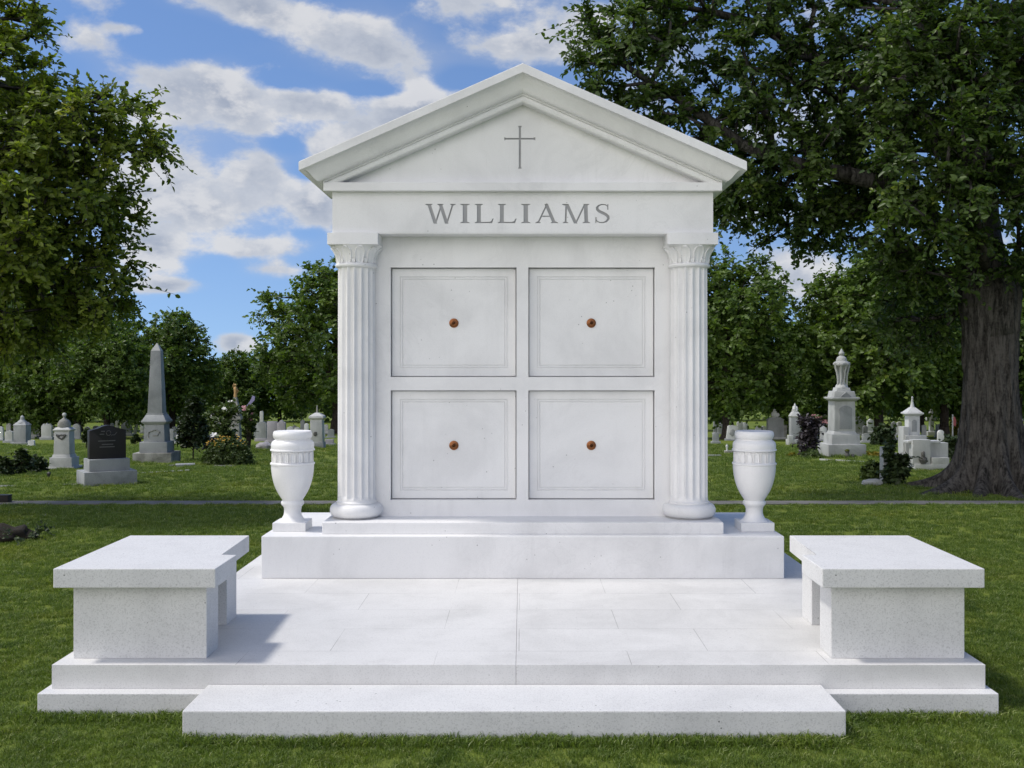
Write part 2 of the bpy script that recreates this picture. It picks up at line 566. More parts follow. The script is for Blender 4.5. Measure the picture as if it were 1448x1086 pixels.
for s_, lab in ((-1, 'speckled white stone bench at the left end of the terrace, its legs shading the paving'),
                (1, 'speckled white stone bench at the right end of the terrace, its inner face sunlit')):
    bx = CX + s_ * 1.92
    b_root = thing('stone_bench', lab, 'bench', (bx, 5.65, 0.231), 0, 'stone benches facing each other across the terrace')
    boff = b_root.location
    mx = lambda x: CX + s_ * (x + CX) if s_ < 0 else CX + (x + CX)
    q = lambda x: CX + s_ * x
    poly = [(2.318, 5.12), (2.322, 6.14), (1.612, 6.14), (1.597, 5.5), (1.51, 5.5), (1.51, 5.12)]
    poly = [(q(x), y) for x, y in poly]
    if s_ < 0:
        poly = poly[::-1]
    f_ = MB()
    f_.prism_z(poly, 0.604, 0.70, 0.005)
    f_.build('seat_slab', 'granite', b_root, boff)
    for xi, y0, y1 in ((1.578, 5.20, 5.40), (1.668, 5.87, 6.07)):
        f_ = MB()
        a_, b_ = sorted((q(2.252), q(xi)))
        f_.box(a_, b_, y0, y1, 0.231, 0.604, 0.004)
        f_.build('leg', 'granite', b_root, boff)

# ------------------------------------------------------------------ mausoleum
MX = 0.006
M = thing('mausoleum', 'white temple-fronted family mausoleum with two fluted columns, four crypt fronts and carved surname', 'mausoleum', (MX, 7.7, 0.231))
mo = M.location


def mp(mb, name, mat='marble', parent=None, smooth=False):
    return mb.build(name, mat, parent or M, mo, smooth)


mp(MB().box(MX - 1.822, MX + 1.822, 7.17, 8.36, 0.231, 0.525, 0.006), 'plinth')
mp(MB().box(MX - 1.418, MX + 1.418, 7.264, 8.30, 0.525, 0.607, 0.005), 'stylobate')

# wall with four crypt openings
WY = 7.58
xs_ = [MX - 1.30, MX - 0.974, MX - 0.046, MX + 0.042, MX + 0.974, MX + 1.30]
zs_ = [0.607, 0.726, 1.533, 1.632, 2.44, 2.664]
w_ = MB()
vg = {}


def wv(x, y, z):
    k = (round(x, 5), round(y, 5), round(z, 5))
    if k not in vg:
        vg[k] = w_.bm.verts.new(k)
    return vg[k]


holes = []
DEEP = 0.085
for i in range(5):
    for j in range(5):
        x0, x1, z0, z1 = xs_[i], xs_[i + 1], zs_[j], zs_[j + 1]
        hole = i in (1, 3) and j in (1, 3)
        yy = WY + DEEP if hole else WY
        w_.bm.faces.new((wv(x0, yy, z0), wv(x1, yy, z0), wv(x1, yy, z1), wv(x0, yy, z1)))
        if hole:
            holes.append((x0, x1, z0, z1))
            for (ax, az), (bx_, bz) in (((x0, z0), (x1, z0)), ((x1, z0), (x1, z1)), ((x1, z1), (x0, z1)), ((x0, z1), (x0, z0))):
                w_.bm.faces.new((wv(ax, WY, az), wv(bx_, WY, bz), wv(bx_, WY + DEEP, bz), wv(ax, WY + DEEP, az)))
X0, X1, Z0, Z1, YB = xs_[0], xs_[-1], zs_[0], zs_[-1], 8.25
bk_ = [w_.bm.verts.new(p) for p in ((X0, YB, Z0), (X1, YB, Z0), (X1, YB, Z1), (X0, YB, Z1))]
w_.bm.faces.new(bk_[::-1])
w_.bm.faces.new([wv(X0, WY, z) for z in zs_] + [bk_[3], bk_[0]])
w_.bm.faces.new([wv(X1, WY, z) for z in zs_] + [bk_[2], bk_[1]])
w_.bm.faces.new([wv(x, WY, Z1) for x in xs_] + [bk_[2], bk_[3]])
w_.bm.faces.new([wv(x, WY, Z0) for x in xs_] + [bk_[1], bk_[0]])
mp(w_, 'wall')

for (x0, x1, z0, z1) in holes:
    g = 0.006
    f_ = MB()
    x0, x1, z0, z1 = x0 + g, x1 - g, z0 + g, z1 - g
    yf = WY + 0.046
    prof = [(0.0, WY + DEEP - 0.002), (0.0, yf + 0.002), (0.002, yf), (0.058, yf), (0.060, yf + 0.006), (0.064, yf + 0.006), (0.0665, yf + 0.001),
            (0.075, yf + 0.001), (0.077, yf + 0.007), (0.081, yf + 0.007), (0.084, yf + 0.002)]
    rings = []
    for ins, yy in prof:
        rings.append([f_.bm.verts.new(p) for p in ((x0 + ins, yy, z0 + ins), (x1 - ins, yy, z0 + ins), (x1 - ins, yy, z1 - ins), (x0 + ins, yy, z1 - ins))])
    for a, b in zip(rings, rings[1:]):
        for k in range(4):
            j = (k + 1) % 4
            f_.bm.faces.new((a[k], a[j], b[j], b[k]))
    f_.bm.faces.new(rings[-1])
    f_.bm.faces.new(rings[0][::-1])
    cf = mp(f_, 'crypt_front')
    kx, kz = (x0 + x1) / 2, (z0 + z1) / 2 - 0.005
    kb = MB().lathe([(0.034, 0.0), (0.035, 0.004), (0.033, 0.008), (0.028, 0.010), (0.026, 0.007), (0.022, 0.008), (0.021, 0.016), (0.018, 0.020), (0.0135, 0.0215), (0.0125, 0.017)], kx, yf + 0.002, 28, 'y', kz)
    kn = mp(kb, 'knob', 'copper', cf, 40)
    mp(MB().lathe([(0.0122, 0.012), (0.0118, 0.0185), (0.007, 0.021), (0.002, 0.0218)], kx, yf + 0.002, 20, 'y', kz), 'knob_bolt', 'copper_dark', cf, True)


# ---- columns
def relief_leaf(mb, cx, cy, th0, hw, z0, z1, rad, lift, waist=0.62):
    """a round topped leaf in relief on a turned surface: raised rim, hollow middle, thin midrib"""
    NU, NV = 12, 12
    us_ = [-1 + 2 * i / NU for i in range(NU + 1)]
    grid = []
    for j in range(NV + 1):
        v = j / NV
        w = hw * (waist + (1 - waist) * math.sin(PI * min(1.0, v * 1.05 + 0.05) * 0.72)) * math.sqrt(max(0.0, 1 - max(0.0, (v - 0.45) / 0.55) ** 2.4))
        row = []
        for u in us_:
            edge = max(abs(u), (v - 0.55) / 0.45 if v > 0.55 else 0)
            prof_ = 0.42 + 0.58 * math.exp(-((edge - 0.80) / 0.13) ** 2) + 0.35 * math.exp(-(u / 0.14) ** 2) * (1 - v)
            if edge > 0.93:
                prof_ = -0.15
            z = z0 + (z1 - z0) * v
            r_ = rad(z) + lift * prof_
            th = th0 + u * w
            row.append(mb.bm.verts.new((cx + r_ * math.cos(th), cy + r_ * math.sin(th), z)))
        grid.append(row)
    for a_, b_ in zip(grid, grid[1:]):
        for i in range(NU):
            mb.bm.faces.new((a_[i], a_[i + 1], b_[i + 1], b_[i]))


def column(cx, cy):
    # fluted shaft
    sh = MB()
    NF, NP = 16, 11
    zsx = [0.722, 0.745, 0.76, 0.775, 1.4, 2.0, 2.40, 2.415, 2.43]
    dep = [0.0, 0.0, 0.7, 1.0, 1.0, 1.0, 1.0, 0.7, 0.3]
    rings = []
    for z, dp in zip(zsx, dep):
        rr = 0.137 - 0.003 * (z - 0.72) / 1.7
        ring = []
        for k in range(NF * NP):
            th = 2 * PI * (k + 0.5) / (NF * NP)
            u = (k % NP) / NP
            fl = 0.0 if u < 0.14 else math.sin(PI * (u - 0.14) / 0.86) ** 0.75
            r_ = rr - 0.017 * dp * fl
            ring.append(sh.bm.verts.new((cx + r_ * math.cos(th), cy + r_ * math.sin(th), z)))
        rings.append(ring)
    n = NF * NP
    for a, b in zip(rings, rings[1:]):
        for k in range(n):
            j = (k + 1) % n
            sh.bm.faces.new((a[k], a[j], b[j], b[k]))
    sh.bm.faces.new(rings[-1])
    col_ = mp(sh, 'column', smooth=50)
    # base: swollen torus with a fillet
    prof = [(0.150, 0.607), (0.172, 0.611)]
    for k in range(11):
        a = -PI / 2 + PI * k / 10
        prof.append((0.146 + 0.047 * math.cos(a) ** 0.8 if math.cos(a) > 0 else 0.146, 0.662 + 0.048 * math.sin(a)))
    prof += [(0.146, 0.712), (0.147, 0.722), (0.140, 0.728), (0.136, 0.735)]
    mp(MB().lathe(prof, cx, cy, 64), 'column_base', parent=col_, smooth=35)
    # capital: astragal, flaring bell, raised leaves
    cp = MB()
    zb, zt = 2.458, 2.586

    def bell(t_):
        return 0.134 + 0.012 * t_ + 0.046 * t_ ** 2.6
    prof = [(0.134, 2.425)]
    for k in range(9):
        a = -PI / 2 + PI * k / 8
        prof.append((0.1385 + 0.0145 * math.cos(a), 2.4435 + 0.0155 * math.sin(a)))
    prof += [(bell(t_ / 12), zb + (zt - zb) * t_ / 12) for t_ in range(13)]
    cp.lathe(prof, cx, cy, 72)
    NL = 10
    for k in range(NL):
        th0 = 2 * PI * (k + 0.5) / NL - PI / 2
        relief_leaf(cp, cx, cy, th0, 0.86 * PI / NL, zb + 0.001, zt - 0.006, lambda z: bell((z - zb) / (zt - zb)), 0.0105)
        relief_leaf(cp, cx, cy, th0 + PI / NL, 0.36 * PI / NL, zb + 0.001, zb + 0.040, lambda z: bell((z - zb) / (zt - zb)) + 0.003, 0.010)
    mp(cp, 'capital', parent=col_, smooth=45)
    hwid = 0.182
    poly = [(cx - hwid, cy - hwid + 0.006), (cx - hwid * 0.5, cy - hwid - 0.0015), (cx, cy - hwid - 0.004), (cx + hwid * 0.5, cy - hwid - 0.0015), (cx + hwid, cy - hwid + 0.006),
            (cx + hwid, cy + hwid - 0.1), (cx - hwid, cy + hwid - 0.1)]
    mp(MB().prism_z(poly, 2.584, 2.668, 0.003), 'abacus', parent=col_)


for sx in (-1, 1):
    column(MX + sx * 1.219, 7.545)

# ---- frieze with the carved surname
fr_y = 7.415
FR = (MX - 1.372, MX + 1.372, fr_y, 8.25, 2.672, 2.966)


def letters():
    """Roman inscriptional capitals as polygons in cap-height units; each letter -> list of polygons, width"""
    S, T, H, E = 0.155, 0.070, 0.040, 0.085      # stem, thin stroke, serif thickness, serif overhang

    def bar(xa, xb, w, za=0.0, zb=1.0):
        return [(xa - w / 2, za), (xa + w / 2, za), (xb + w / 2, zb), (xb - w / 2, zb)]

    def serif(xc, w, z, ov=E):
        s = 1 if z < 0.5 else -1
        a, b = xc - w / 2 - ov, xc + w / 2 + ov
        pts = [(a, z), (b, z), (b, z + s * H * 0.7), (xc + w / 2, z + s * H * 2.0), (xc - w / 2, z + s * H * 2.0), (a, z + s * H * 0.7)]
        return pts if s > 0 else pts[::-1]
    L = {}
    L['I'] = ([bar(0.21, 0.21, S), serif(0.21, S, 0), serif(0.21, S, 1)], 0.42)
    L['L'] = ([bar(0.21, 0.21, S), serif(0.21, S, 0), serif(0.21, S, 1),
               [(0.21, 0.0), (0.74, 0.0), (0.80, 0.24), (0.765, 0.24), (0.70, 0.10), (0.62, 0.062), (0.21, 0.062)]], 0.80)
    L['A'] = ([bar(0.14, 0.545, T), bar(0.865, 0.50, S), serif(0.14, T, 0), serif(0.865, S, 0), [(0.27, 0.33), (0.77, 0.33), (0.75, 0.385), (0.29, 0.385)],
               [(0.44, 0.9), (0.60, 0.9), (0.53, 1.04)]], 1.02)
    L['M'] = ([bar(0.165, 0.195, T), bar(1.06, 1.03, S), bar(0.60, 0.215, S * 0.95, -0.02), bar(0.60, 1.0, T, -0.02), serif(0.165, T, 0), serif(1.06, S, 0),
               serif(0.16, 0.10, 1, 0.09), serif(1.06, 0.10, 1, 0.075)], 1.24)
    L['W'] = ([bar(0.445, 0.165, S * 0.95, -0.03), bar(0.445, 0.72, T, -0.03), bar(0.935, 0.66, S * 0.95, -0.03), bar(0.935, 1.205, T, -0.03),
               serif(0.165, S * 0.9, 1), serif(0.66, S * 0.75, 1, 0.075), serif(1.205, T, 1)], 1.36)
    # S as one stroked spine
    sp = [(0.565, 0.80), (0.545, 0.90), (0.46, 0.965), (0.335, 0.972), (0.22, 0.92), (0.155, 0.82), (0.165, 0.70), (0.25, 0.605), (0.37, 0.53), (0.49, 0.45),
          (0.575, 0.35), (0.59, 0.22), (0.52, 0.095), (0.40, 0.03), (0.265, 0.028), (0.155, 0.09), (0.11, 0.20)]
    wd = [0.03, 0.045, 0.05, 0.055, 0.075, 0.10, 0.12, 0.135, 0.14, 0.135, 0.12, 0.10, 0.075, 0.055, 0.05, 0.045, 0.03]
    lft, rgt = [], []
    for i, (x, z) in enumerate(sp):
        a, b = sp[max(0, i - 1)], sp[min(len(sp) - 1, i + 1)]
        dx, dz = b[0] - a[0], b[1] - a[1]
        ln = math.hypot(dx, dz)
        nx, nz = -dz / ln, dx / ln
        lft.append((x + nx * wd[i] / 2, z + nz * wd[i] / 2))
        rgt.append((x - nx * wd[i] / 2, z - nz * wd[i] / 2))
    quads = [[lft[i], rgt[i], rgt[i + 1], lft[i + 1]] for i in range(len(sp) - 1)]
    quads += [[(0.545, 0.70), (0.59, 0.70), (0.59, 1.0), (0.555, 0.99)], [(0.085, 0.0), (0.115, 0.01), (0.13, 0.31), (0.085, 0.31)]]
    L['S'] = (quads, 0.68)
    return L


def carve(block, name, polys, yface, depth, mat, ink):
    """cut outlines into a block's front face; the cut's own faces become the part «name»"""
    mats = [MATS[mat], MATS[ink]]
    obs = []
    for k, poly in enumerate(polys):
        area = sum(poly[i][0] * poly[(i + 1) % len(poly)][1] - poly[(i + 1) % len(poly)][0] * poly[i][1] for i in range(len(poly)))
        if area < 0:
            poly = poly[::-1]
        mb = MB()
        e = 0.00013 * (k % 7)
        mb.prism_y(poly, yface - 0.05 - e, yface + depth + e)
        bmesh.ops.recalc_face_normals(mb.bm, faces=mb.bm.faces[:])
        me = bpy.data.meshes.new('cut')
        mb.bm.to_mesh(me)
        mb.bm.free()
        me.materials.append(mats[1])
        o = bpy.data.objects.new('cut', me)
        COL.objects.link(o)
        obs.append(o)
    cc = bpy.data.collections.new('cutters')
    scene.collection.children.link(cc)
    for o in obs:
        COL.objects.unlink(o)
        cc.objects.link(o)
    md = block.modifiers.new('carve', 'BOOLEAN')
    md.operation = 'DIFFERENCE'
    md.operand_type = 'COLLECTION'
    md.collection = cc
    md.solver = 'EXACT'
    md.material_mode = 'TRANSFER'
    bpy.context.view_layer.update()
    dg = bpy.context.evaluated_depsgraph_get()
    res = bpy.data.meshes.new_from_object(block.evaluated_get(dg))
    block.modifiers.remove(md)
    for o in obs:
        bpy.data.objects.remove(o)
    bpy.data.collections.remove(cc)
    idx = [i for i, mm in enumerate(res.materials) if mm and mm.name == ink]
    out_ = []
    for keep_ink in (False, True):
        bm = bmesh.new()
        bm.from_mesh(res)
        dele = [f for f in bm.faces if (f.material_index in idx) != keep_ink]
        bmesh.ops.delete(bm, geom=dele, context='FACES')
        for f in bm.faces:
            f.material_index = 0
        me = bpy.data.meshes.new(name)
        bm.to_mesh(me)
        bm.free()
        me.materials.append(mats[1] if keep_ink else mats[0])
        out_.append(me)
    return out_


def carved_block(mb, name, part, polys, yface, depth, ink='engraving'):
    o = mb.build(name, 'marble', None, None)
    a, b = carve(o, part, polys, yface, depth, 'marble', ink)
    for me in (a, b):
        me.transform(Matrix.Translation(-Vector(mo)))
    o.data = a
    a.name = name
    o.parent = M
    ch = link(part, b, o)
    return o, ch


LT = letters()
cap = 0.138
word = "WILLIAMS"
z_ = EYE + (VY - 315.5) / (F / fr_y)
SPAN = [(601.5, 644.5), (651, 664), (671.5, 698), (704, 730.5), (737, 750), (757, 789), (795, 834.5), (842, 862)]
polys = []
for ch, (p0, p1) in zip(word, SPAN):
    xs0 = [q_[0] for poly in LT[ch][0] for q_ in poly]
    x0, x1 = (p0 - VX) * fr_y / F, (p1 - VX) * fr_y / F
    lo_, hi_ = min(xs0), max(xs0)
    for poly in LT[ch][0]:
        polys.append([(x0 + (px - lo_) / (hi_ - lo_) * (x1 - x0), z_ + pz * cap) for px, pz in poly])
carved_block(MB().box(*FR), 'frieze', 'lettering', polys, fr_y, 0.008)
# thin architrave lip along the frieze's foot
mp(MB().box(MX - 1.366, MX + 1.366, fr_y + 0.004, 8.24, 2.6645, 2.6715), 'architrave_lip')
mp(MB().box(MX - 1.427, MX + 1.427, fr_y - 0.055, 8.30, 2.9665, 3.027, 0.003), 'cornice')

# ---- pediment
SLOPE = 0.439
ty = fr_y + 0.045
pb = MB()
pb.prism_y([(MX - 1.372, 3.0275), (MX + 1.372, 3.0275), (MX + 0.02, 3.622), (MX - 0.02, 3.622)], ty, 8.22)
sc_ = F / ty
xc, zt_, zb_, zc_ = (735.2 - VX) / sc_, EYE + (VY - 178) / sc_, EYE + (VY - 238.5) / sc_, EYE + (VY - 196.3) / sc_
hw_ = 0.0078
xl, xr = (713 - VX) / sc_, (757 - VX) / sc_
cross = [[(xc - hw_, zb_ + .012), (xc + hw_, zb_ + .012), (xc + hw_, zt_ - .012), (xc - hw_, zt_ - .012)],
         [(xc - hw_ * 1.7, zb_), (xc + hw_ * 1.7, zb_), (xc + hw_, zb_ + .016), (xc - hw_, zb_ + .016)],
         [(xc - hw_, zt_ - .016), (xc + hw_, zt_ - .016), (xc + hw_ * 1.7, zt_), (xc - hw_ * 1.7, zt_)],
         [(xl + .012, zc_ - hw_ * .8), (xr - .012, zc_ - hw_ * .8), (xr - .012, zc_ + hw_ * .8), (xl + .012, zc_ + hw_ * .8)],
         [(xl, zc_ - hw_ * 1.5), (xl + .016, zc_ - hw_ * .8), (xl + .016, zc_ + hw_ * .8), (xl, zc_ + hw_ * 1.5)],
         [(xr - .016, zc_ - hw_ * .8), (xr, zc_ - hw_ * 1.5), (xr, zc_ + hw_ * 1.5), (xr - .016, zc_ + hw_ * .8)]]
carved_block(pb, 'pediment', 'cross', cross, ty, 0.007)

WH = 1.372
prof = [(-0.06, 3.604), (0.034, 3.604), (0.043, 3.612), (0.047, 3.628), (0.043, 3.644), (0.040, 3.650), (0.055, 3.653), (0.055, 3.664)]
NC = 18
for i in range(1, NC + 1):
    t_ = i / NC
    prof.append((0.058 + 0.132 * t_, 3.664 + 0.108 * (t_ - 0.17 * math.sin(2 * PI * t_))))
prof += [(0.2, 3.7745), (0.2, 3.833), (0.197, 3.8355)]
rk = MB()
rings = []
for o_, A in prof:
    xw, yf, yb = WH + o_, fr_y - o_, 8.25 + o_
    zt2 = A - SLOPE * xw
    rings.append([rk.bm.verts.new(p) for p in ((MX - xw, yb, zt2), (MX - xw, yf, zt2), (MX, yf, A), (MX + xw, yf, zt2), (MX + xw, yb, zt2), (MX, yb, A))])
for a, b in zip(rings, rings[1:]):
    for k in range(6):
        j = (k + 1) % 6
        rk.bm.faces.new((a[k], a[j], b[j], b[k]))
mp(rk, 'raking_cornice', smooth=28)
rf = MB()
A = 3.8358
xw, yf, yb = WH + 0.1965, fr_y - 0.1965, 8.25 + 0.1965
rf.bm.faces.new([rf.bm.verts.new(p) for p in ((MX - xw, yf, A - SLOPE * xw), (MX, yf, A), (MX, yb, A), (MX - xw, yb, A - SLOPE * xw))])
rf.bm.faces.new([rf.bm.verts.new(p) for p in ((MX + xw, yf, A - SLOPE * xw), (MX + xw, yb, A - SLOPE * xw), (MX, yb, A), (MX, yf, A))])
bmesh.ops.remove_doubles(rf.bm, verts=rf.bm.verts[:], dist=0.0005)
g_ = bmesh.ops.extrude_face_region(rf.bm, geom=rf.bm.faces[:])
bmesh.ops.translate(rf.bm, vec=(0, 0, 0.002), verts=[v for v in g_['geom'] if isinstance(v, bmesh.types.BMVert)])
mp(rf, 'roof')

# ------------------------------------------------------------------ urns
UY = 7.49
us = F / UY
u_root = thing('stone_urn', 'white stone urn with leaf band beside the left column', 'urn', (0, 0, 0), 0, 'urns flanking the mausoleum on its plinth')
uz = lambda y: EYE - (y - VY) / us - 0.525
MB().box(-0.119, 0.119, -0.119, 0.119, 0.0, 0.063, 0.004).build('urn_base', 'marble', u_root)
U = [(14, 610.6), (22, 610.2), (25.2, 609.2), (26.6, 610.6), (27.3, 613.5), (27.2, 616.5), (26.2, 619), (24.6, 620.6), (24.8, 621.6), (27.2, 623.2), (29.3, 625.6),
     (30.0, 628.5), (29.9, 632), (29.6, 634.2), (30.9, 634.8), (31.0, 636.6), (29.2, 637.2), (26.6, 638.0), (26.2, 646), (26.4, 652.4), (29.4, 653.2), (31.0, 654.2), (31.0, 656),
     (29.8, 656.8), (29.7, 661), (29.2, 667), (28.2, 674), (26.6, 681), (24.2, 688.5), (21.0, 695.5), (17.4, 701.5), (14.6, 705.8), (13.9, 707), (15.4, 708.2), (16.2, 710.4), (15.6, 713),
     (13.8, 714.8), (12.6, 716.2), (11.9, 720), (11.8, 724), (12.6, 728), (14.8, 732), (18.6, 735.4), (22.2, 737.2), (23.2, 738), (23.3, 740.6)]
MB().lathe([(r / us, uz(y)) for r, y in U[::-1]], 0, 0, 72).build('urn_body', 'marble', u_root, smooth=38)
lb = MB()
NL = 18
for k in range(NL):
    relief_leaf(lb, 0, 0, 2 * PI * k / NL + 0.07, 0.84 * PI / NL, uz(653.2), uz(637.6), lambda z: 26.6 / us, 0.0135, 0.9)
lb.build('leaf_band', 'marble', u_root, smooth=True)
u2 = copy_tree(u_root)
u_root.location = (0.011 - 1.68, UY, 0.525)
u2.location = (0.011 + 1.68, UY, 0.525)
u2.rotation_euler = (0, 0, 0)
u2['label'] = 'white stone urn with leaf band beside the right column'

# ------------------------------------------------------------------ trees and plants
def rng_unit(rng, n):
    v = rng.normal(size=(n, 3))
    return v / np.linalg.norm(v, axis=1)[:, None]


def norm(v):
    return v / np.maximum(np.linalg.norm(v, axis=-1, keepdims=True), 1e-9)


def leaf_mesh(name, pos, axis, nrm, length, tint, mat, width=0.34, fold=0.10):
    """a rhombic folded leaf for every row of pos"""
    side = norm(np.cross(axis, nrm))
    nn = np.cross(side, axis)
    L = length[:, None]
    up_ = nn * L * fold
    v0 = pos
    v3 = pos + axis * L - nn * L * 0.12
    m1 = pos + axis * L * 0.30
    m2 = pos + axis * L * 0.70 - nn * L * 0.05
    n = len(pos)
    co_ = np.stack([v0, m1 + side * L * width + up_, m2 + side * L * width * 0.82 + up_, v3,
                    m2 - side * L * width * 0.82 + up_, m1 - side * L * width + up_], 1).reshape(-1, 3).astype(np.float32)
    idx = np.arange(n) * 6
    quad = np.stack([idx, idx + 3, idx + 2, idx + 1, idx, idx + 5, idx + 4, idx + 3], 1).reshape(-1).astype(np.int32)
    me = bpy.data.meshes.new(name)
    me.vertices.add(6 * n)
    me.vertices.foreach_set('co', co_.reshape(-1))
    me.loops.add(8 * n)
    me.loops.foreach_set('vertex_index', quad)
    me.polygons.add(2 * n)
    me.polygons.foreach_set('loop_start', np.arange(2 * n, dtype=np.int32) * 4)
    me.polygons.foreach_set('loop_total', np.full(2 * n, 4, dtype=np.int32))
    a = me.attributes.new('tint', 'FLOAT', 'POINT')
    a.data.foreach_set('value', np.repeat(tint, 6).astype(np.float32))
    me.materials.append(MATS[mat])
    me.update()
    me.validate()
    return me


def twig_leaves(rng, nodes, outdir, twigs, leaves, tlen, lsize, up=0.15, spread=1.0):
    """leafy twigs round every node -> leaf arrays and twig polylines"""
    n = len(nodes)
    tn = np.repeat(nodes, twigs, 0)
    td = norm(rng_unit(rng, n * twigs) * spread + np.repeat(outdir, twigs, 0) * 0.75 + np.array([0, 0, up]))
    tl = tlen * rng.uniform(0.45, 1.25, n * twigs) * np.where(rng.uniform(0, 1, n * twigs) < 0.10, 1.9, 1.0)
    tt = np.clip(np.repeat(rng.uniform(0, 0.55, n), twigs) + rng.uniform(-0.15, 0.2, n * twigs), 0, 1)
    T = np.tile((np.arange(leaves) + 0.6) / leaves, n * twigs)
    p = np.repeat(tn, leaves, 0)
    dd = np.repeat(td, leaves, 0)
    ll = np.repeat(tl, leaves)
    m_ = len(p)
    pos = p + dd * (ll * T)[:, None]
    pos[:, 2] -= 0.22 * ll * T ** 2
    side = norm(np.cross(dd, np.array([0.0, 0.0, 1.0])) + rng.normal(size=(m_, 3)) * 0.35)
    sg = np.where(np.arange(m_) % 2 == 0, 1.0, -1.0)[:, None]
    ax = norm(dd * rng.uniform(0.3, 0.9, m_)[:, None] + side * sg + rng.normal(size=(m_, 3)) * 0.3 - np.array([0, 0, 0.15]))
    nr = norm(np.array([0, 0, 0.6]) + np.repeat(np.repeat(outdir, twigs, 0), leaves, 0) * 0.75 + rng.normal(size=(m_, 3)) * 0.45)
    size = lsize * rng.uniform(0.6, 1.25, m_)
    tint = np.clip(np.repeat(tt, leaves) + rng.uniform(-0.15, 0.3, m_), 0, 1)
    return (pos, ax, nr, size, tint), (tn, td, tl)


def grow(seed, trunk, trunk_r, blobs, step=0.6, limbs=(), shell=0.45, mind=0.35, tip_r=0.012):
    """trunk: list of points; blobs: crown lobes (cx,cy,cz,rx,ry,rz,n). -> nodes, parents, radii, tip mask, outdir"""
    rng = np.random.default_rng(seed)
    P = [np.array(p, float) for p in trunk]
    par = [-1] + list(range(len(trunk) - 1))
    pl = [0.0]
    for i in range(1, len(P)):
        pl.append(0.0)
    fork = max(0, len(trunk) - 3)
    fixed = set(range(len(trunk)))
    for lb_ in limbs:
        last = len(trunk) - 1 - lb_[0]
        for q_ in lb_[1]:
            q_ = np.array(q_, float)
            d_ = np.linalg.norm(q_ - P[last])
            k = max(1, int(d_ / step))
            b0 = P[last]
            for s in range(1, k + 1):
                P.append(b0 + (q_ - b0) * s / k + (rng.normal(size=3) * 0.06 * step if s < k else 0))
                par.append(last)
                pl.append(pl[last] + d_ / k * 0.6)
                last = len(P) - 1
    A, O = [], []
    cent = np.mean([np.array(b[:3]) for b in blobs], axis=0)
    for b in blobs:
        c_ = np.array(b[:3])
        r_ = np.array(b[3:6])
        got = 0
        tries = 0
        while got < b[6] and tries < b[6] * 8:
            tries += 1
            u = rng_unit(rng, 1)[0] * rng.uniform(0, 1) ** shell
            q_ = c_ + u * r_
            if A and np.min(np.sum((np.array(A) - q_) ** 2, 1)) < mind ** 2:
                continue
            A.append(q_)
            O.append(norm(0.65 * u + 0.35 * norm(q_ - cent)))
            got += 1
    A = np.array(A)
    O = np.array(O)
    order = np.argsort(np.linalg.norm(A - P[fork], axis=1))
    tips, outd = [], []
    for ai in order:
        a = A[ai]
        arr = np.array(P[fork:])
        d_ = np.linalg.norm(arr - a, axis=1)
        # branches rise outwards: prefer parents lower than the tip
        cost = d_ + 0.35 * np.array(pl[fork:]) + 0.5 * np.maximum(0, arr[:, 2] - a[2])
        j = int(np.argmin(cost)) + fork
        k = max(1, int(d_[j - fork] / step))
        b0 = P[j]
        last = j
        arch = rng.uniform(0.02, 0.12) * d_[j - fork]
        for s in range(1, k + 1):
            f = s / k
            q_ = b0 + (a - b0) * f
            if s < k:
                q_ = q_ + rng.normal(size=3) * 0.09 * step
                q_[2] += arch * math.sin(PI * f)
            P.append(q_)
            par.append(last)
            pl.append(pl[last] + d_[j - fork] / k)
            last = len(P) - 1
        tips.append(last)
        outd.append(O[ai])
    n = len(P)
    cnt = np.zeros(n)
    for tpi in tips:
        cnt[tpi] += 1
    for i in range(n - 1, 0, -1):
        if par[i] >= 0:
            cnt[par[i]] += cnt[i]
    tot_ = max(1, cnt[fork])
    rad = tip_r + (trunk_r * 0.92 - tip_r) * (np.maximum(cnt, 0.6) / tot_) ** 0.64
    for i in range(len(trunk)):
        rad[i] = max(rad[i], trunk_r * (1 - 0.12 * i / max(1, len(trunk) - 1))) if i <= fork else rad[i]
    return np.array(P), par, rad, tips, np.array(outd), fork


def wood_mb(P, par, rad, skip=0, twigs=None, twig_r=0.006):
    mb = MB()
    bm = mb.bm
    for i in range(len(P)):
        j = par[i]
        if j < 0 or i < skip:
            continue
        ra = min(rad[j], rad[i] * 1.35)
        n = 12 if ra > 0.2 else (8 if ra > 0.07 else (5 if ra > 0.025 else 3))
        a, b = Vector(P[j]), Vector(P[i])
        if (b - a).length < 1e-4:
            continue
        ext = (b - a).normalized() * rad[i] * 0.4
        mb.tube([a - ext, b + ext], [ra, rad[i]], n)
    if twigs is not None:
        tn, td, tl = twigs
        for p, d_, l_ in zip(tn, td, tl):
            p, d_ = Vector(p), Vector(d_)
            mb.tube([p, p + d_ * l_ * 0.55 - Vector((0, 0, 0.07 * l_)), p + d_ * l_ * 0.97 - Vector((0, 0, 0.2 * l_))], [twig_r, twig_r * 0.7, twig_r * 0.3], 3)
    return mb


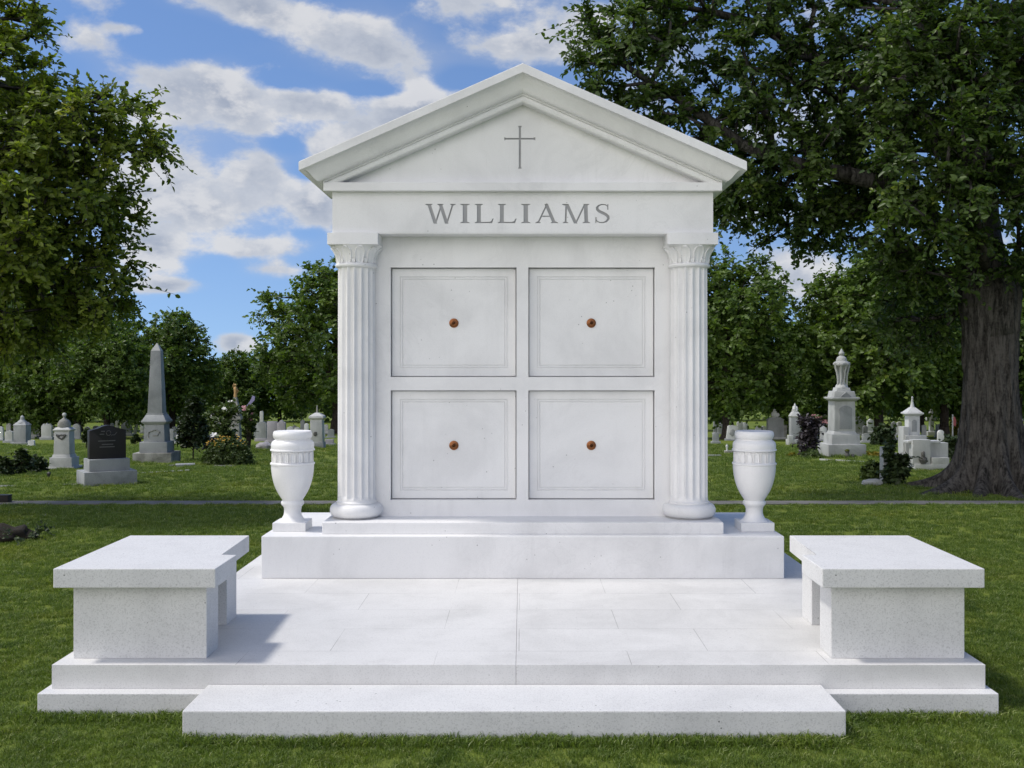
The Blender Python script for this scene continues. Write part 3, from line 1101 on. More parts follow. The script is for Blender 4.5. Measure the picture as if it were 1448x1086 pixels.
def tree(name, label, loc, seed, trunk, trunk_r, blobs, twigs, leaves, tlen, lsize, mat, bark='bark_dark', rz=0.0, group=None, step=0.6,
         limbs=(), mind=0.35, flare=True, show_twigs=False, wood_skip=0, extra=None, cat='tree', up=0.15, width=0.34, shell=0.45):
    rng = np.random.default_rng(seed + 77)
    P, par, rad, tips, outd, fork = grow(seed, trunk, trunk_r, blobs, step, limbs, shell=shell, mind=mind)
    # leaves sit at the tips and along the thin branches
    nodes = [P[t_] for t_ in tips]
    od = [o_ for o_ in outd]
    thin = [i for i in range(len(trunk), len(P)) if rad[i] < max(0.035, trunk_r * 0.14) and i not in set(tips)]
    for i in thin:
        nodes.append(P[i])
        dv = P[i] - P[par[i]]
        od.append(norm(dv * 0.5 + rng.normal(size=3) * 0.4 * np.linalg.norm(dv) + 1e-6))
    lf, tw = twig_leaves(rng, np.array(nodes), np.array(od), twigs, leaves, tlen, lsize, up)
    root = thing(name, label, cat, loc, rz, group)
    mb = wood_mb(P, par, rad, wood_skip, tw if show_twigs else None)
    if flare and not wood_skip:
        mb.lathe([(trunk_r * 1.9, -0.15), (trunk_r * 1.6, 0.05), (trunk_r * 1.2, trunk_r * 1.0), (trunk_r * 1.0, trunk_r * 2.6)], trunk[0][0], trunk[0][1], 14)
    tr_ = mb.build('trunk', bark, root, smooth=True)
    if extra:
        extra(root)
    link('crown', leaf_mesh('crown', *lf, mat, width=width), root)
    return root


def wpt(px, py, D):
    """point of the place seen at a pixel at a given distance"""
    return np.array([(px - VX) * D / F, D, EYE + (VY - py) * D / F])


# ---- the great oak at the right
ox, oy, oz, os_ = at(1403, 693)
OB = np.array([ox, oy, oz])


def orel(px, py, D):
    return tuple(wpt(px, py, D) - OB)


def oblob(px, py, D, rx, ry, rz, n):
    return orel(px, py, D) + (rx, ry, rz, n)


trunk_pts = [(0, 0, -0.1), (0.0, 0, 0.8), (-0.02, 0.0, 1.6), (-0.03, 0.0, 2.3), orel(1394, 425, oy), orel(1386, 340, oy + .1), orel(1380, 240, oy + .1), orel(1375, 120, oy)]
limbs = [(3, [orel(1350, 330, oy - .3), orel(1255, 262, oy - .5), orel(1150, 238, oy - .6), orel(1050, 205, oy - .7), orel(960, 140, oy - .8), orel(880, 90, oy - .8)]),
         (3, [orel(1330, 320, oy + .4), orel(1210, 300, oy + .7), orel(1110, 292, oy + .8), orel(1030, 300, oy + .9)]),
         (2, [orel(1330, 200, oy + .3), orel(1200, 110, oy + .2), orel(1060, 30, oy), orel(940, 5, oy - .2)]),
         (4, [orel(1408, 440, oy - .1), orel(1440, 385, oy - .2), orel(1490, 310, oy - .4), orel(1550, 220, oy - .6), orel(1600, 120, oy - .8)]),
         (1, [orel(1340, 60, oy - 1.0), orel(1290, 0, oy - 1.6)]),
         (3, [orel(1390, 340, oy - .9), orel(1370, 250, oy - 1.8), orel(1360, 180, oy - 2.4)])]
blobs = [oblob(900, 50, oy - .6, .75, .7, .55, 26), oblob(858, 95, oy - .7, .42, .4, .28, 10), oblob(1000, 20, oy - .3, .9, .9, .75, 30), oblob(985, 175, oy - .6, .65, .6, .32, 16),
         oblob(920, 150, oy - .6, .45, .4, .25, 10),
         oblob(1080, 110, oy - .5, .9, 1., .7, 34), oblob(1090, 225, oy - .3, .8, .9, .5, 26), oblob(1040, 285, oy + .7, .5, .6, .38, 16), oblob(1120, 320, oy + .6, .5, .6, .35, 14),
         oblob(1200, 60, oy, 1.1, 1.4, .9, 46), oblob(1210, 190, oy - .3, 1.0, 1.2, .75, 40), oblob(1205, 300, oy + .4, .75, .9, .42, 24), oblob(1290, 385, oy + .4, .5, .8, .40, 14),
         oblob(1330, 100, oy - 1.6, 1.1, 1.0, .9, 50), oblob(1330, 250, oy - 1.7, .9, .8, .7, 36), oblob(1310, 350, oy - .7, .7, .7, .5, 22), oblob(1290, 445, oy + .8, .6, .7, .45, 14),
         oblob(1430, 60, oy - 1.2, 1.2, 1.4, 1.0, 46), oblob(1450, 230, oy - 1.5, .9, .9, .8, 30), oblob(1480, 330, oy - 1.0, .7, .8, .6, 18),
         oblob(1250, -120, oy, 1.8, 2.2, 1.3, 60), oblob(1430, -160, oy, 1.8, 2.2, 1.4, 50), oblob(1060, -80, oy, 1.3, 1.6, .9, 30), oblob(1580, 60, oy, 1.5, 2.0, 1.6, 40), oblob(1390, 0, oy + 1.8, 2.0, 1.2, 2.0, 60),
         oblob(1300, 180, oy + 1.6, 1.7, .8, 1.4, 50)]


def oak_trunk(root):
    mb = MB()
    NA, NZ = 150, 130
    rng = random.Random(3)
    lob = [(-2.75, .20, .85), (-2.2, .15, .62), (-1.66, .15, .78), (-1.12, .14, .6), (-.55, .18, .8), (.15, .2, .8), (.9, .2, .7), (1.7, .2, .7), (2.5, .2, .8)]
    rings = []
    for iz in range(NZ + 1):
        z = -0.12 + (3.05 + 0.12) * (iz / NZ) ** 1.2
        base = 0.375 - 0.03 * min(max(z, 0), 1.8) + 0.075 * max(0, min(z, 2.75) - 1.7) ** 1.3 - 0.6 * max(0, z - 2.75) ** 1.3
        ring = []
        for ia in range(NA):
            th = 2 * PI * ia / NA
            fl = 0.0
            for a0, wd_, am in lob:
                dd = (th - a0 + PI) % (2 * PI) - PI
                fl += am * math.exp(-(dd / wd_) ** 2)
            r_ = base + 0.10 * math.exp(-max(0, z) / 0.5) + fl * (0.80 * math.exp(-max(0, z) / 0.13) + 0.24 * math.exp(-max(0, z) / 0.55))
            p = Vector((math.cos(th) * 3.4, math.sin(th) * 3.4, z * 0.75))
            r_ += 0.035 * noise.fractal(p * 1.6, 0.8, 2.1, 5) + 0.030 * abs(noise.noise(Vector((th * 8.5, z * 1.1, 4.2)))) + 0.02 * noise.noise(Vector((math.cos(th) * 2, math.sin(th) * 2, z * 1.5)))
            ring.append(mb.bm.verts.new((r_ * math.cos(th) - 0.012 * z, r_ * math.sin(th), z)))
        rings.append(ring)
    for a, b in zip(rings, rings[1:]):
        for k in range(NA):
            j = (k + 1) % NA
            mb.bm.faces.new((a[k], a[j], b[j], b[k]))
    mb.bm.faces.new(rings[-1])
    mb.build('root_flare', 'bark', root, smooth=True)


tree('oak_tree', 'massive dark oak with flared roots and rough trunk, towering over the right side', OB, 11, trunk_pts, 0.30, blobs, 10, 13, 0.36, 0.088, 'leaf_oak', 'bark', width=0.27,
     step=0.42, limbs=limbs, mind=0.22, wood_skip=4, extra=oak_trunk, show_twigs=True)

# ---- the leafy tree cut off by the left edge
lx, ly = (-75 - VX) * 12.0 / F, 12.0
LB = np.array([lx, ly, 0.0])


def lrel(px, py, D):
    return tuple(wpt(px, py, D) - LB)


def lblob(px, py, D, rx, ry, rz, n):
    return lrel(px, py, D) + (rx, ry, rz, n)


blobs = [lblob(-10, 90, 12, .75, .9, .6, 24), lblob(10, 190, 11.7, 1.0, 1., .65, 40), lblob(95, 175, 11.8, .6, .7, .42, 22), lblob(165, 165, 11.8, .38, .4, .26, 12), lblob(195, 205, 11.8, .3, .35, .16, 8),
         lblob(60, 270, 11.8, .95, 1., .6, 36), lblob(150, 300, 12, .36, .5, .32, 12), lblob(20, 360, 11.8, 1.0, 1.0, .55, 38), lblob(120, 370, 12.1, .48, .6, .36, 16), lblob(150, 430, 12.3, .32, .4, .22, 9),
         lblob(50, 440, 12.2, .8, .8, .38, 24), lblob(-20, 470, 12.4, .8, .8, .3, 16), lblob(15, 25, 11.9, .3, .3, .25, 8),
         lblob(30, 200, 12.8, .8, .6, .9, 26), lblob(20, 390, 12.8, .9, .6, .7, 26), lblob(10, 330, 11.4, .7, .5, .6, 16), lblob(-130, 60, 12, 1.1, 1.4, 1.2, 30), lblob(-150, 300, 12, 1.2, 1.4, 1.3, 36), lblob(-110, -60, 12, .8, 1, .7, 16), lblob(-90, 160, 13.2, 1.4, .6, 1.8, 36), lblob(0, 300, 13, .9, .5, 1.0, 26)]
tree('leafy_tree', 'bright olive green broadleaf tree leaning in from the left edge, its trunk out of view', LB, 23,
     [(0, 0, -.1), (0.03, 0, .8), (0.08, 0, 1.5), (0.12, 0, 2.1), (.2, 0, 3.0), (.25, 0, 4.2), (.25, 0, 5.2)], 0.21, blobs, 10, 12, 0.30, 0.076, 'leaf_olive', 'bark', width=0.29,
     step=0.36, mind=0.2, show_twigs=True)

# ---- broadleaf trees standing back in the cemetery: four kinds, then copies


def round_crown(h, w, lo, seed, n=120):
    rng = random.Random(seed)
    bl = [(0, 0, lo + (h - lo) * 0.5, w * 0.36, w * 0.36, (h - lo) * 0.40, n)]
    for k in range(13):
        a = 2.4 * k + rng.uniform(-.4, .4)
        f = (k + 0.5) / 13
        zz = lo + (h - lo) * (0.12 + 0.74 * f)
        rr = w * 0.5 * math.sin(PI * (0.18 + 0.74 * f)) ** 0.8 * rng.uniform(.60, .78)
        s_ = w * rng.uniform(.13, .20)
        bl.append((rr * math.cos(a), rr * math.sin(a), zz, s_, s_, s_ * .8, n // 7))
    bl.append((rng.uniform(-.1, .1) * w, 0, h - (h - lo) * 0.14, w * .17, w * .17, (h - lo) * .13, n // 7))
    return bl


FAR = [  # kind height, width, crown foot
    (8.4, 8.2, 0.7, 31), (7.4, 6.4, 0.8, 47), (6.6, 5.6, 0.6, 59), (7.6, 7.0, 0.9, 71)]
PLACED = [
    # pixel x, ground pixel y, kind, scale, turn, label
    (476, 613.0, 0, 0.90, 0.3, 'large round green tree just behind the left column of the mausoleum'),
    (243, 616.0, 1, 0.66, 1.1, 'dense round tree standing directly behind the tall obelisk'),
    (1030, 621.0, 0, 0.78, 2.2, 'broad dark tree just behind the right column of the mausoleum'),
    (1243, 622.0, 3, 0.86, 4.0, 'wide dark tree behind the tall draped urn monument'),
    (150, 620.0, 3, 0.56, 0.2, 'low spreading tree behind the dark granite headstone'),
    (62, 619.0, 2, 0.62, 5.1, 'shady tree behind the scroll topped stones at left'),
    (-8, 618.0, 0, 0.62, 2.0, 'dark trunked tree at the left edge behind the domed pillar'),
    (332, 608.5, 2, 0.60, 1.9, 'small far tree seen between the obelisk and the large round tree'),
    (1335, 619.0, 1, 0.84, 0.9, 'dark tree behind the small spired tomb'),
    (1440, 618.0, 3, 0.9, 2.9, 'dark tree at the right edge behind the massive oak trunk'),
    (1160, 611.0, 2, 0.62, 3.3, 'far tree seen between the two dark trees right of the mausoleum'),
    (395, 607.5, 3, 0.55, 0.7, 'far tree low behind the left side of the mausoleum'),
    (180, 609.0, 0, 0.5, 4.4, 'far tree filling the gap left of the obelisk'),
    (110, 610.0, 1, 0.95, 3.8, 'far tree under the leafy tree at the left edge'),
    (20, 609.0, 3, 1.0, 1.4, 'far tree deep behind the left edge gravestones'),
    (282, 608.0, 0, 0.42, 0.5, 'far tree just right of the obelisk'),
    (1215, 609.5, 0, 0.95, 2.6, 'far tree deep behind the draped urn monument'),
    (1300, 610.0, 3, 1.05, 5.5, 'far tree deep behind the small spired tomb'),
    (1400, 609.0, 1, 1.15, 0.1, 'far tree deep behind the massive oak trunk'),
    (1020, 609.0, 3, 0.85, 1.0, 'far tree deep behind the right column'),
    (1100, 608.0, 1, 0.75, 5.0, 'far tree deep behind the wide grave with a sculpture'),
]
protos = {}
for px, py, k, sc, rz, lab in PLACED:
    x, y, z, s_ = at(px, py)
    if k not in protos:
        h, w, lo, sd = FAR[k]
        o = tree('broadleaf_tree', lab, (x, y, z), sd, [(0, 0, -.2), (0.02, 0, .6), (.05, 0, lo + .3), (0, .05, h * .35), (0.05, 0, h * .55), (0, 0, h * .75)], 0.20 if k else 0.26,
                 round_crown(h, w, lo, sd, 190), 6, 8, 0.55, 0.19, 'leaf_far', step=0.8, mind=0.36, rz=rz, group='trees standing back among the graves')
        protos[k] = o
    else:
        o = copy_tree(protos[k])
        o['label'] = lab
    o.location = (x, y, z - 0.03)
    o.rotation_euler = (0, 0, rz)
    o.scale = (sc, sc, sc)


# ---- the far wood closing the cemetery: one mass nobody could count
wr = np.random.default_rng(17)
wn = 2600
wx = wr.uniform(-65, 65, wn)
wy = 84 + 6 * np.sin(wx * .07) + wr.uniform(0, 14, wn)
wtop = 4.3 + 0.8 * np.sin(wx * .29) + 0.8 * np.sin(wx * .63 + 1)
wz = np.array([zg(v) for v in wy]) + wr.uniform(0.1, 1, wn) ** .8 * wtop
lf, tw = twig_leaves(wr, np.stack([wx, wy, wz], 1), norm(wr.normal(size=(wn, 3)) + np.array([0, -.6, .5])), 5, 7, 1.3, .42, .3)
tag(link('woodland', leaf_mesh('woodland', *lf, 'leaf_far')), kind='stuff', label='dark far-off wood closing the back of the cemetery')

# ---- shrubs
def shrub(name, label, px, py, wpx, hpx, mat, lsize=0.06, n=40, seed=1, shape='round', cat='shrub', group=None, flowers=None, dense=8, tlen=0.16, stems=True, depth=1.0, off=(0, 0)):
    x, y, z, s_ = at(px, py)
    w, h = wpx / s_, hpx / s_
    rng = np.random.default_rng(seed)
    u = rng_unit(rng, n)
    u[:, 2] = np.abs(u[:, 2]) if shape == 'round' else u[:, 2]
    rr = rng.uniform(0.35, 1, n)[:, None] ** 0.5
    q_ = u * rr
    if shape == 'round':
        pts = np.stack([q_[:, 0] * w * .43, q_[:, 1] * w * .43 * depth, h * 0.10 + q_[:, 2] * h * .78], 1)
    elif shape == 'cone':
        zz = rng.uniform(0, 1, n) ** 1.15
        a = rng.uniform(0, 2 * PI, n)
        r_ = (0.15 + np.sin(PI * np.clip(zz * 0.9 + 0.12, 0, 1)) ** .8) * (1 - 0.75 * zz) * w * .5
        pts = np.stack([r_ * np.cos(a), r_ * np.sin(a), h * (.26 + .68 * zz)], 1)
    else:      # loose upright stems
        zz = rng.uniform(.15, .95, n)
        a = rng.uniform(0, 2 * PI, n)
        r_ = rng.uniform(0.1, 1, n) ** .6 * w * .42 * (0.5 + 0.5 * zz)
        pts = np.stack([r_ * np.cos(a), r_ * np.sin(a) * depth, h * zz], 1)
    od = norm(pts - np.array([0, 0, h * .3]))
    lf, tw = twig_leaves(rng, pts, od, dense, 7, tlen * min(w, h), lsize, 0.3)
    keep = lf[0][:, 2] > 0.005
    lf = tuple(a[keep] for a in lf)
    root = thing(name, label, cat, (x + off[0], y + off[1], z - 0.01), 0, group)
    link('foliage', leaf_mesh('foliage', *lf, mat), root)
    if stems:
        mb = MB()
        r0 = max(0.012, w * 0.022)
        if shape == 'cone':
            mb.tube([(0, 0, -.05), (0.01, 0, h * .5), (0, 0, h * .93)], [r0 * 1.3, r0, r0 * .3], 6)
        for k in range(min(n, 22)):
            p = pts[k]
            b_ = (0, 0, p[2] * .6) if shape == 'cone' else (p[0] * .2, p[1] * .2, -.03)
            mb.tube([b_, (p[0] * .6, p[1] * .6, p[2] * .72 if shape != 'cone' else p[2] * .85), tuple(p)], [r0 * .6, r0 * .45, r0 * .2], 4)
        mb.build('stem', 'bark_dark', root)
    if flowers:
        fm, cnt, fs, zlo = flowers
        idx = [i for i in range(len(pts)) if pts[i][2] > h * zlo] or list(range(len(pts)))
        sel = rng.choice(idx, cnt)
        fp = pts[sel] + rng.normal(size=(cnt, 3)) * np.array([w, w * depth, h]) * .07 + od[sel] * np.array([w, w, h]) * .10
        mb = MB()
        for p in fp:
            p[2] = max(p[2], 0.02)
            for k in range(5):
                a = 2 * PI * k / 5 + rng.uniform(0, 1)
                c_ = Vector(p)
                e1 = Vector((math.cos(a), math.sin(a) * .6, .35 + .5 * math.sin(a)))
                e2 = Vector((math.cos(a + 1.1), math.sin(a + 1.1) * .6, .35 + .5 * math.sin(a + 1.1)))
                mb.bm.faces.new([mb.bm.verts.new(c_), mb.bm.verts.new(c_ + e1 * fs), mb.bm.verts.new(c_ + (e1 + e2) * fs * .75), mb.bm.verts.new(c_ + e2 * fs)])
        mb.build('blossom', fm, root)
    return root


shrub('clipped_shrub', 'rounded clipped shrub with yellow tipped top, right of the obelisk', 322, 657, 78, 40, 'leaf_shrub', 0.034, 620, 3, depth=.7, dense=9, tlen=.13, flowers=('yellow_petal', 110, 0.012, .68))
shrub('young_conifer', 'slim pointed young tree on a thin stem beside the obelisk', 273, 651, 34, 92, 'leaf_dark', 0.075, 90, 5, 'cone', 'young tree', dense=7, tlen=.26)
shrub('flowering_shrub', 'tall loose shrub with pale blossoms behind the clipped yellow tipped shrub', 313, 640, 46, 68, 'leaf_shrub', 0.085, 60, 7, 'loose', dense=7, tlen=.30, flowers=('white_petal', 26, 0.05, .2))
shrub('flowering_shrub', 'narrow loose shrub with orange blossoms beside the spired grave', 352, 640, 20, 66, 'leaf_shrub', 0.075, 26, 9, 'loose', dense=7, tlen=.34, flowers=('pink_petal', 8, 0.05, .4))
shrub('pale_shrub', 'small silvery shrub left of the clipped yellow tipped shrub', 297, 643, 22, 30, 'leaf_purple', 0.07, 18, 10, 'loose', dense=7, tlen=.30, flowers=('white_petal', 22, 0.05, .1))
shrub('purple_shrub', 'dark purple leaved shrub between the columnar stone and the draped urn monument', 1144, 646, 34, 56, 'leaf_purple', 0.075, 70, 12, 'loose', dense=8, tlen=.24)
shrub('low_shrub', 'low bright green shrub at the foot of the dark purple shrub', 1147, 647.5, 26, 12, 'leaf_shrub', 0.05, 22, 14, dense=8, tlen=.4)
shrub('dark_shrub', 'tall dark shrub with upright stems in front of the small spired tomb', 1267, 685, 34, 58, 'leaf_dark', 0.07, 44, 16, 'loose', dense=7, tlen=.28, flowers=('white_petal', 7, 0.025, .2))
shrub('low_shrub', 'low leafy green shrub left of the thin grey marker by the oak', 1234, 680, 26, 30, 'leaf_shrub', 0.06, 34, 18, dense=8, tlen=.3)
shrub('dark_bush', 'dark rounded bush tucked against the oak trunk beside the spired tomb', 1346, 652, 30, 38, 'leaf_dark', 0.07, 50, 20, dense=8, tlen=.3)
shrub('dark_bush', 'dark bush around the trunk behind the rounded grey headstone', 1249, 631, 28, 34, 'leaf_dark', 0.11, 40, 22, dense=7, tlen=.3)
shrub('dark_bush', 'dark leafy bush cut off by the left edge beside the marble pillar', 6, 672, 22, 28, 'leaf_dark', 0.06, 30, 24, dense=8, tlen=.3)
shrub('dark_bush', 'small pointed dark bush standing left of the marble pillar', 30, 671, 24, 32, 'leaf_dark', 0.06, 30, 26, 'cone', dense=8, tlen=.3)
shrub('white_flowered_bush', 'dark round bush dotted with white flowers left of the marble pillar', 54, 667, 22, 20, 'leaf_dark', 0.06, 28, 28, dense=8, tlen=.3, flowers=('white_petal', 7, 0.03, .2))
shrub('small_bush', 'tiny dark bush before the slim white stones left of the obelisk', 192, 628, 8, 13, 'leaf_dark', 0.08, 12, 30, 'cone', dense=6, tlen=.3)
shrub('small_bush', 'small dark bush between the marble pillar and the dark headstone', 122, 634, 9, 26, 'leaf_dark', 0.08, 20, 32, 'cone', dense=6, tlen=.3)
shrub('yellow_flowers', 'low patch of yellow flowers right of the draped urn monument', 1238, 646, 24, 7, 'leaf_yellow', 0.05, 18, 34, dense=6, tlen=.5, cat='flower bed')
shrub('yellow_flowers', 'low patch of orange flowers left of the dark purple shrub', 1120, 645, 15, 4, 'leaf_yellow', 0.05, 12, 36, dense=6, tlen=.5, cat='flower bed')
shrub('yellow_shrub', 'sunlit yellow green shrub behind the pale cross', 1357, 617, 22, 34, 'leaf_yellow', 0.16, 26, 38, dense=6, tlen=.3)
shrub('yellow_shrub', 'sunlit shrub with pink blossoms behind the dark purple shrub', 1156, 618, 30, 34, 'leaf_shrub', 0.16, 26, 40, dense=6, tlen=.3, flowers=('pink_petal', 16, 0.13, .5))
shrub('yellow_shrub', 'sunlit yellow green shrub behind the rounded stones at left', 47, 612, 12, 14, 'leaf_yellow', 0.2, 14, 42, dense=6, tlen=.3)
shrub('yellow_shrub', 'sunlit green shrub between the wide grave and the columnar stone', 1110, 614, 18, 26, 'leaf_shrub', 0.2, 18, 44, dense=6, tlen=.3)

# ------------------------------------------------------------------ graves


def outline(kind, w, z0, z1):
    h = z1 - z0
    if kind == 'flat':
        return [(-w / 2, z0), (w / 2, z0), (w / 2, z1), (-w / 2, z1)]
    if kind == 'point':
        return [(-w / 2, z0), (w / 2, z0), (w / 2, z1 - w * .35), (0, z1), (-w / 2, z1 - w * .35)]
    pts = [(-w / 2, z0), (w / 2, z0)]
    N = 14
    for i in range(N + 1):
        t_ = i / N
        x = w / 2 - w * t_
        u = 2 * x / w
        if kind == 'arch':
            zz = z1 - w * .5 * (1 - math.sqrt(max(0, 1 - u * u)))
        elif kind == 'low':
            zz = z1 - h * .12 * u * u
        elif kind == 'serp':
            zz = z1 - h * .13 * (0.5 - 0.5 * math.cos(PI * min(1, abs(u) * 1.15))) - (h * .02 if abs(u) > .88 else 0)
        elif kind == 'scroll':
            zz = z1 - w * .22 * abs(math.sin(PI * abs(u) * 1.5)) ** 1.4 - (w * .12 if abs(u) > .7 else 0)
        pts.append((x, zz))
    return pts


def grave(name, label, px, py, parts, rot=0.0, cat='headstone', group=None, lean=0.0):
    """parts: (part name, material, [shapes]) with every size in photograph pixels at the grave's distance"""
    x, y, z, s_ = at(px, py)
    root = thing(name, label, cat, (x, y, z), R(rot), group)
    root.rotation_euler = (0, R(lean), R(rot))
    k = 1.0 / s_
    made = {}
    for pn, mat, shapes in parts:
        par_ = root
        if '/' in pn:
            own, pn = pn.split('/')
            par_ = made[own]
        mb = MB()
        for sh in shapes:
            t_, a = sh[0], sh[1:]
            if t_ == 'box':           # w, d, z0, z1, [bevel]
                mb.frus(0, 0, a[2], a[3], a[0], a[1], bevel=a[4] if len(a) > 4 else 0.5)
            elif t_ == 'at':          # cx, cy, w, d, z0, z1
                mb.frus(a[0], a[1], a[4], a[5], a[2], a[3], bevel=0.4)
            elif t_ == 'frus':        # w0, d0, w1, d1, z0, z1
                mb.frus(0, 0, a[4], a[5], a[0], a[1], a[2], a[3], bevel=a[6] if len(a) > 6 else 0.3)
            elif t_ == 'lathe':
                mb.lathe(a[0], a[1] if len(a) > 1 else 0, a[2] if len(a) > 2 else 0, 28)
            elif t_ == 'slab':        # kind, w, thick, z0, z1, [cx, cy]
                cx, cy = (a[5], a[6]) if len(a) > 5 else (0, 0)
                mb.prism_y([(u + cx, v) for u, v in outline(a[0], a[1], a[3], a[4])], cy - a[2] / 2, cy + a[2] / 2, 0.5)
            elif t_ == 'poly':        # outline, y0, y1
                mb.prism_y(a[0], a[1], a[2])
            elif t_ == 'tube':
                mb.tube(a[0], a[1], 7)
            elif t_ == 'blob':
                mb.blob(a[0], a[1], seed=int(px), amp=a[2] if len(a) > 2 else .15)
        o = mb.build(pn, mat, par_, smooth=35, scale=k)
        made[pn] = o
    return root


def ball(r, z, n=9):
    return [(max(0.02, r * math.cos(-PI / 2 + PI * i / n)), z + r * math.sin(-PI / 2 + PI * i / n)) for i in range(n + 1)]


# dark polished headstone at the left
ink = []
for k, (u0, u1, zz) in enumerate(((-9, -4, 74), (-11, -5, 70), (-13, 10, 60.5), (-8, 7, 55.5), (-11, 9, 52))):
    ink.append(('poly', [(u0, zz), (u1, zz), (u1, zz + 1.3), (u0, zz + 1.3)], -7.5, -6.9))
ink += [('tube', [(3.0 * math.cos(a * .63) + 1, -7.1, 72 + 3.5 * math.sin(a * .63)) for a in range(11)], .5), ('tube', [(4 + i, -7.1, 67.5 + .5 * i + .8 * math.sin(i)) for i in range(9)], .45)]
grave('headstone', 'polished dark brown granite headstone with curved top on a two tier grey base', 151, 684,
      [('lower_base', 'grave_grey', [('box', 70, 54, -4, 19.5)]), ('upper_base', 'grave_grey', [('box', 54, 38, 19.5, 36)]),
       ('tablet', 'grave_black', [('slab', 'serp', 49, 14, 36, 83)]), ('tablet/inscription', 'grave_ink', ink)], rot=34)
# marble pillar with an urn
grave('pillar_monument', 'pale marble pillar with carved swag and ball finial, left of the dark headstone', 91, 662,
      [('base', 'grave_pale', [('box', 38, 34, -3, 3), ('box', 31, 27, 3, 16)]), ('shaft', 'grave_pale', [('frus', 26, 23, 24, 21, 16, 20), ('frus', 22, 20, 20.5, 18.5, 20, 53), ('frus', 23, 21, 25, 22, 53, 55), ('frus', 24, 21.5, 17, 16, 55, 58)]),
       ('shaft/carved_swag', 'carving_dark', [('tube', [(-7, -10.6, 48), (-4, -10.6, 44), (0, -10.6, 41.5), (3, -10.6, 44), (6, -10.6, 48)], 1.2), ('tube', [(-6, -10.5, 47), (6, -10.5, 47.5)], 1.0)]),
       ('cap', 'grave_weathered', [('lathe', [(8.5, 57), (9, 60), (8.6, 64), (6, 68), (3, 70), (1.6, 71.5), (1.8, 73)])]), ('finial', 'grave_pale', [('lathe', ball(2.9, 75.5))])], rot=2, cat='monument')
# obelisk
grave('obelisk', 'tall grey granite obelisk on a stepped square base', 222, 653,
      [('lower_base', 'grave_weathered', [('box', 53, 48, -4, 14)]), ('upper_base', 'grave_grey', [('box', 38, 36, 14, 29)]),
       ('die', 'grave_grey', [('frus', 29, 28, 27, 26, 29, 53), ('frus', 27, 26, 35, 33, 53, 57), ('frus', 35, 33, 34, 32, 57, 59), ('frus', 33, 31, 24, 22, 59, 67), ('frus', 23, 21, 23, 21, 67, 69)]),
       ('die/crest', 'grave_weathered', [('tube', [(-8, -14.0, 34), (-7, -13.9, 43), (2, -13.8, 46), (8, -13.9, 43), (5, -13.9, 38), (-2, -14, 38)], .8)]),
       ('shaft', 'grave_grey', [('frus', 20.5, 20, 13.5, 13, 69, 157)]), ('capstone', 'grave_pale', [('frus', 13.5, 13, .6, .6, 157, 168)])], rot=3, cat='monument')
# distant stones left
grave('pillar_monument', 'grey domed pillar with a little neck, among the trees at far left', 31.5, 629,
      [('base', 'grave_grey', [('box', 24, 22, -2, 4)]), ('shaft', 'grave_grey', [('box', 17.5, 16, 4, 28), ('frus', 19, 18, 12, 11, 28, 32)]), ('cap', 'grave_grey', [('lathe', [(7, 31.5), (5, 34), (3, 35.5), (2.6, 38.5), (2.9, 39), (.4, 42)])])], cat='monument')
grave('headstone', 'pale round topped headstone right of the grey domed pillar', 46.5, 620, [('tablet', 'grave_pale', [('slab', 'arch', 12, 4, 0, 24)]), ('base', 'grave_grey', [('box', 15, 8, -2, 3)])])
grave('headstone', 'pale scroll topped headstone under the shady tree', 66.5, 622, [('tablet', 'grave_pale', [('slab', 'scroll', 14.5, 5, 2, 24)]), ('base', 'grave_grey', [('box', 18, 9, -2, 4)])])
grave('headstone', 'grey pointed headstone just right of the marble pillar', 108.5, 621, [('tablet', 'grave_grey', [('slab', 'arch', 11.5, 4, 0, 22)]), ('base', 'grave_grey', [('box', 14, 8, -2, 3)])])
grave('headstone', 'small white headstone cut off by the left edge', 0, 623, [('tablet', 'grave_white', [('slab', 'arch', 10, 4, 0, 20)]), ('base', 'grave_grey', [('box', 12, 7, -2, 2)])])
grave('headstone', 'low white stone at the foot of the grey domed pillar', 44.5, 631, [('tablet', 'grave_white', [('slab', 'low', 9, 4, 0, 9)]), ('base', 'grave_pale', [('box', 11, 6, -2, 2)])])
grave('wide_grave', 'wide grey grave with a small finial, between the dark headstone and the obelisk', 179, 617,
      [('base', 'grave_grey', [('box', 19, 8, -2, 4)]), ('tablet', 'grave_grey', [('slab', 'flat', 14, 5, 4, 20)]), ('finial', 'grave_pale', [('lathe', [(1.6, 19.5), (1, 21), (2, 24), (.3, 28)])])])
grave('slim_marker', 'slim pale marker leaning left of the obelisk', 190, 616, [('tablet', 'grave_pale', [('slab', 'point', 4, 3, 0, 20)]), ('base', 'grave_grey', [('box', 8, 5, -1, 3)])], lean=12)
grave('slim_marker', 'slim white pointed marker right beside the obelisk base', 202, 613, [('tablet', 'grave_white', [('slab', 'point', 5, 3, 0, 20)]), ('base', 'grave_grey', [('box', 8, 5, -1, 3)])], lean=-8)
grave('slim_marker', 'slim pale marker just right of the wide grey grave', 166, 615, [('tablet', 'grave_pale', [('slab', 'arch', 5, 3, 0, 21)]), ('base', 'grave_grey', [('box', 8, 5, -1, 3)])])
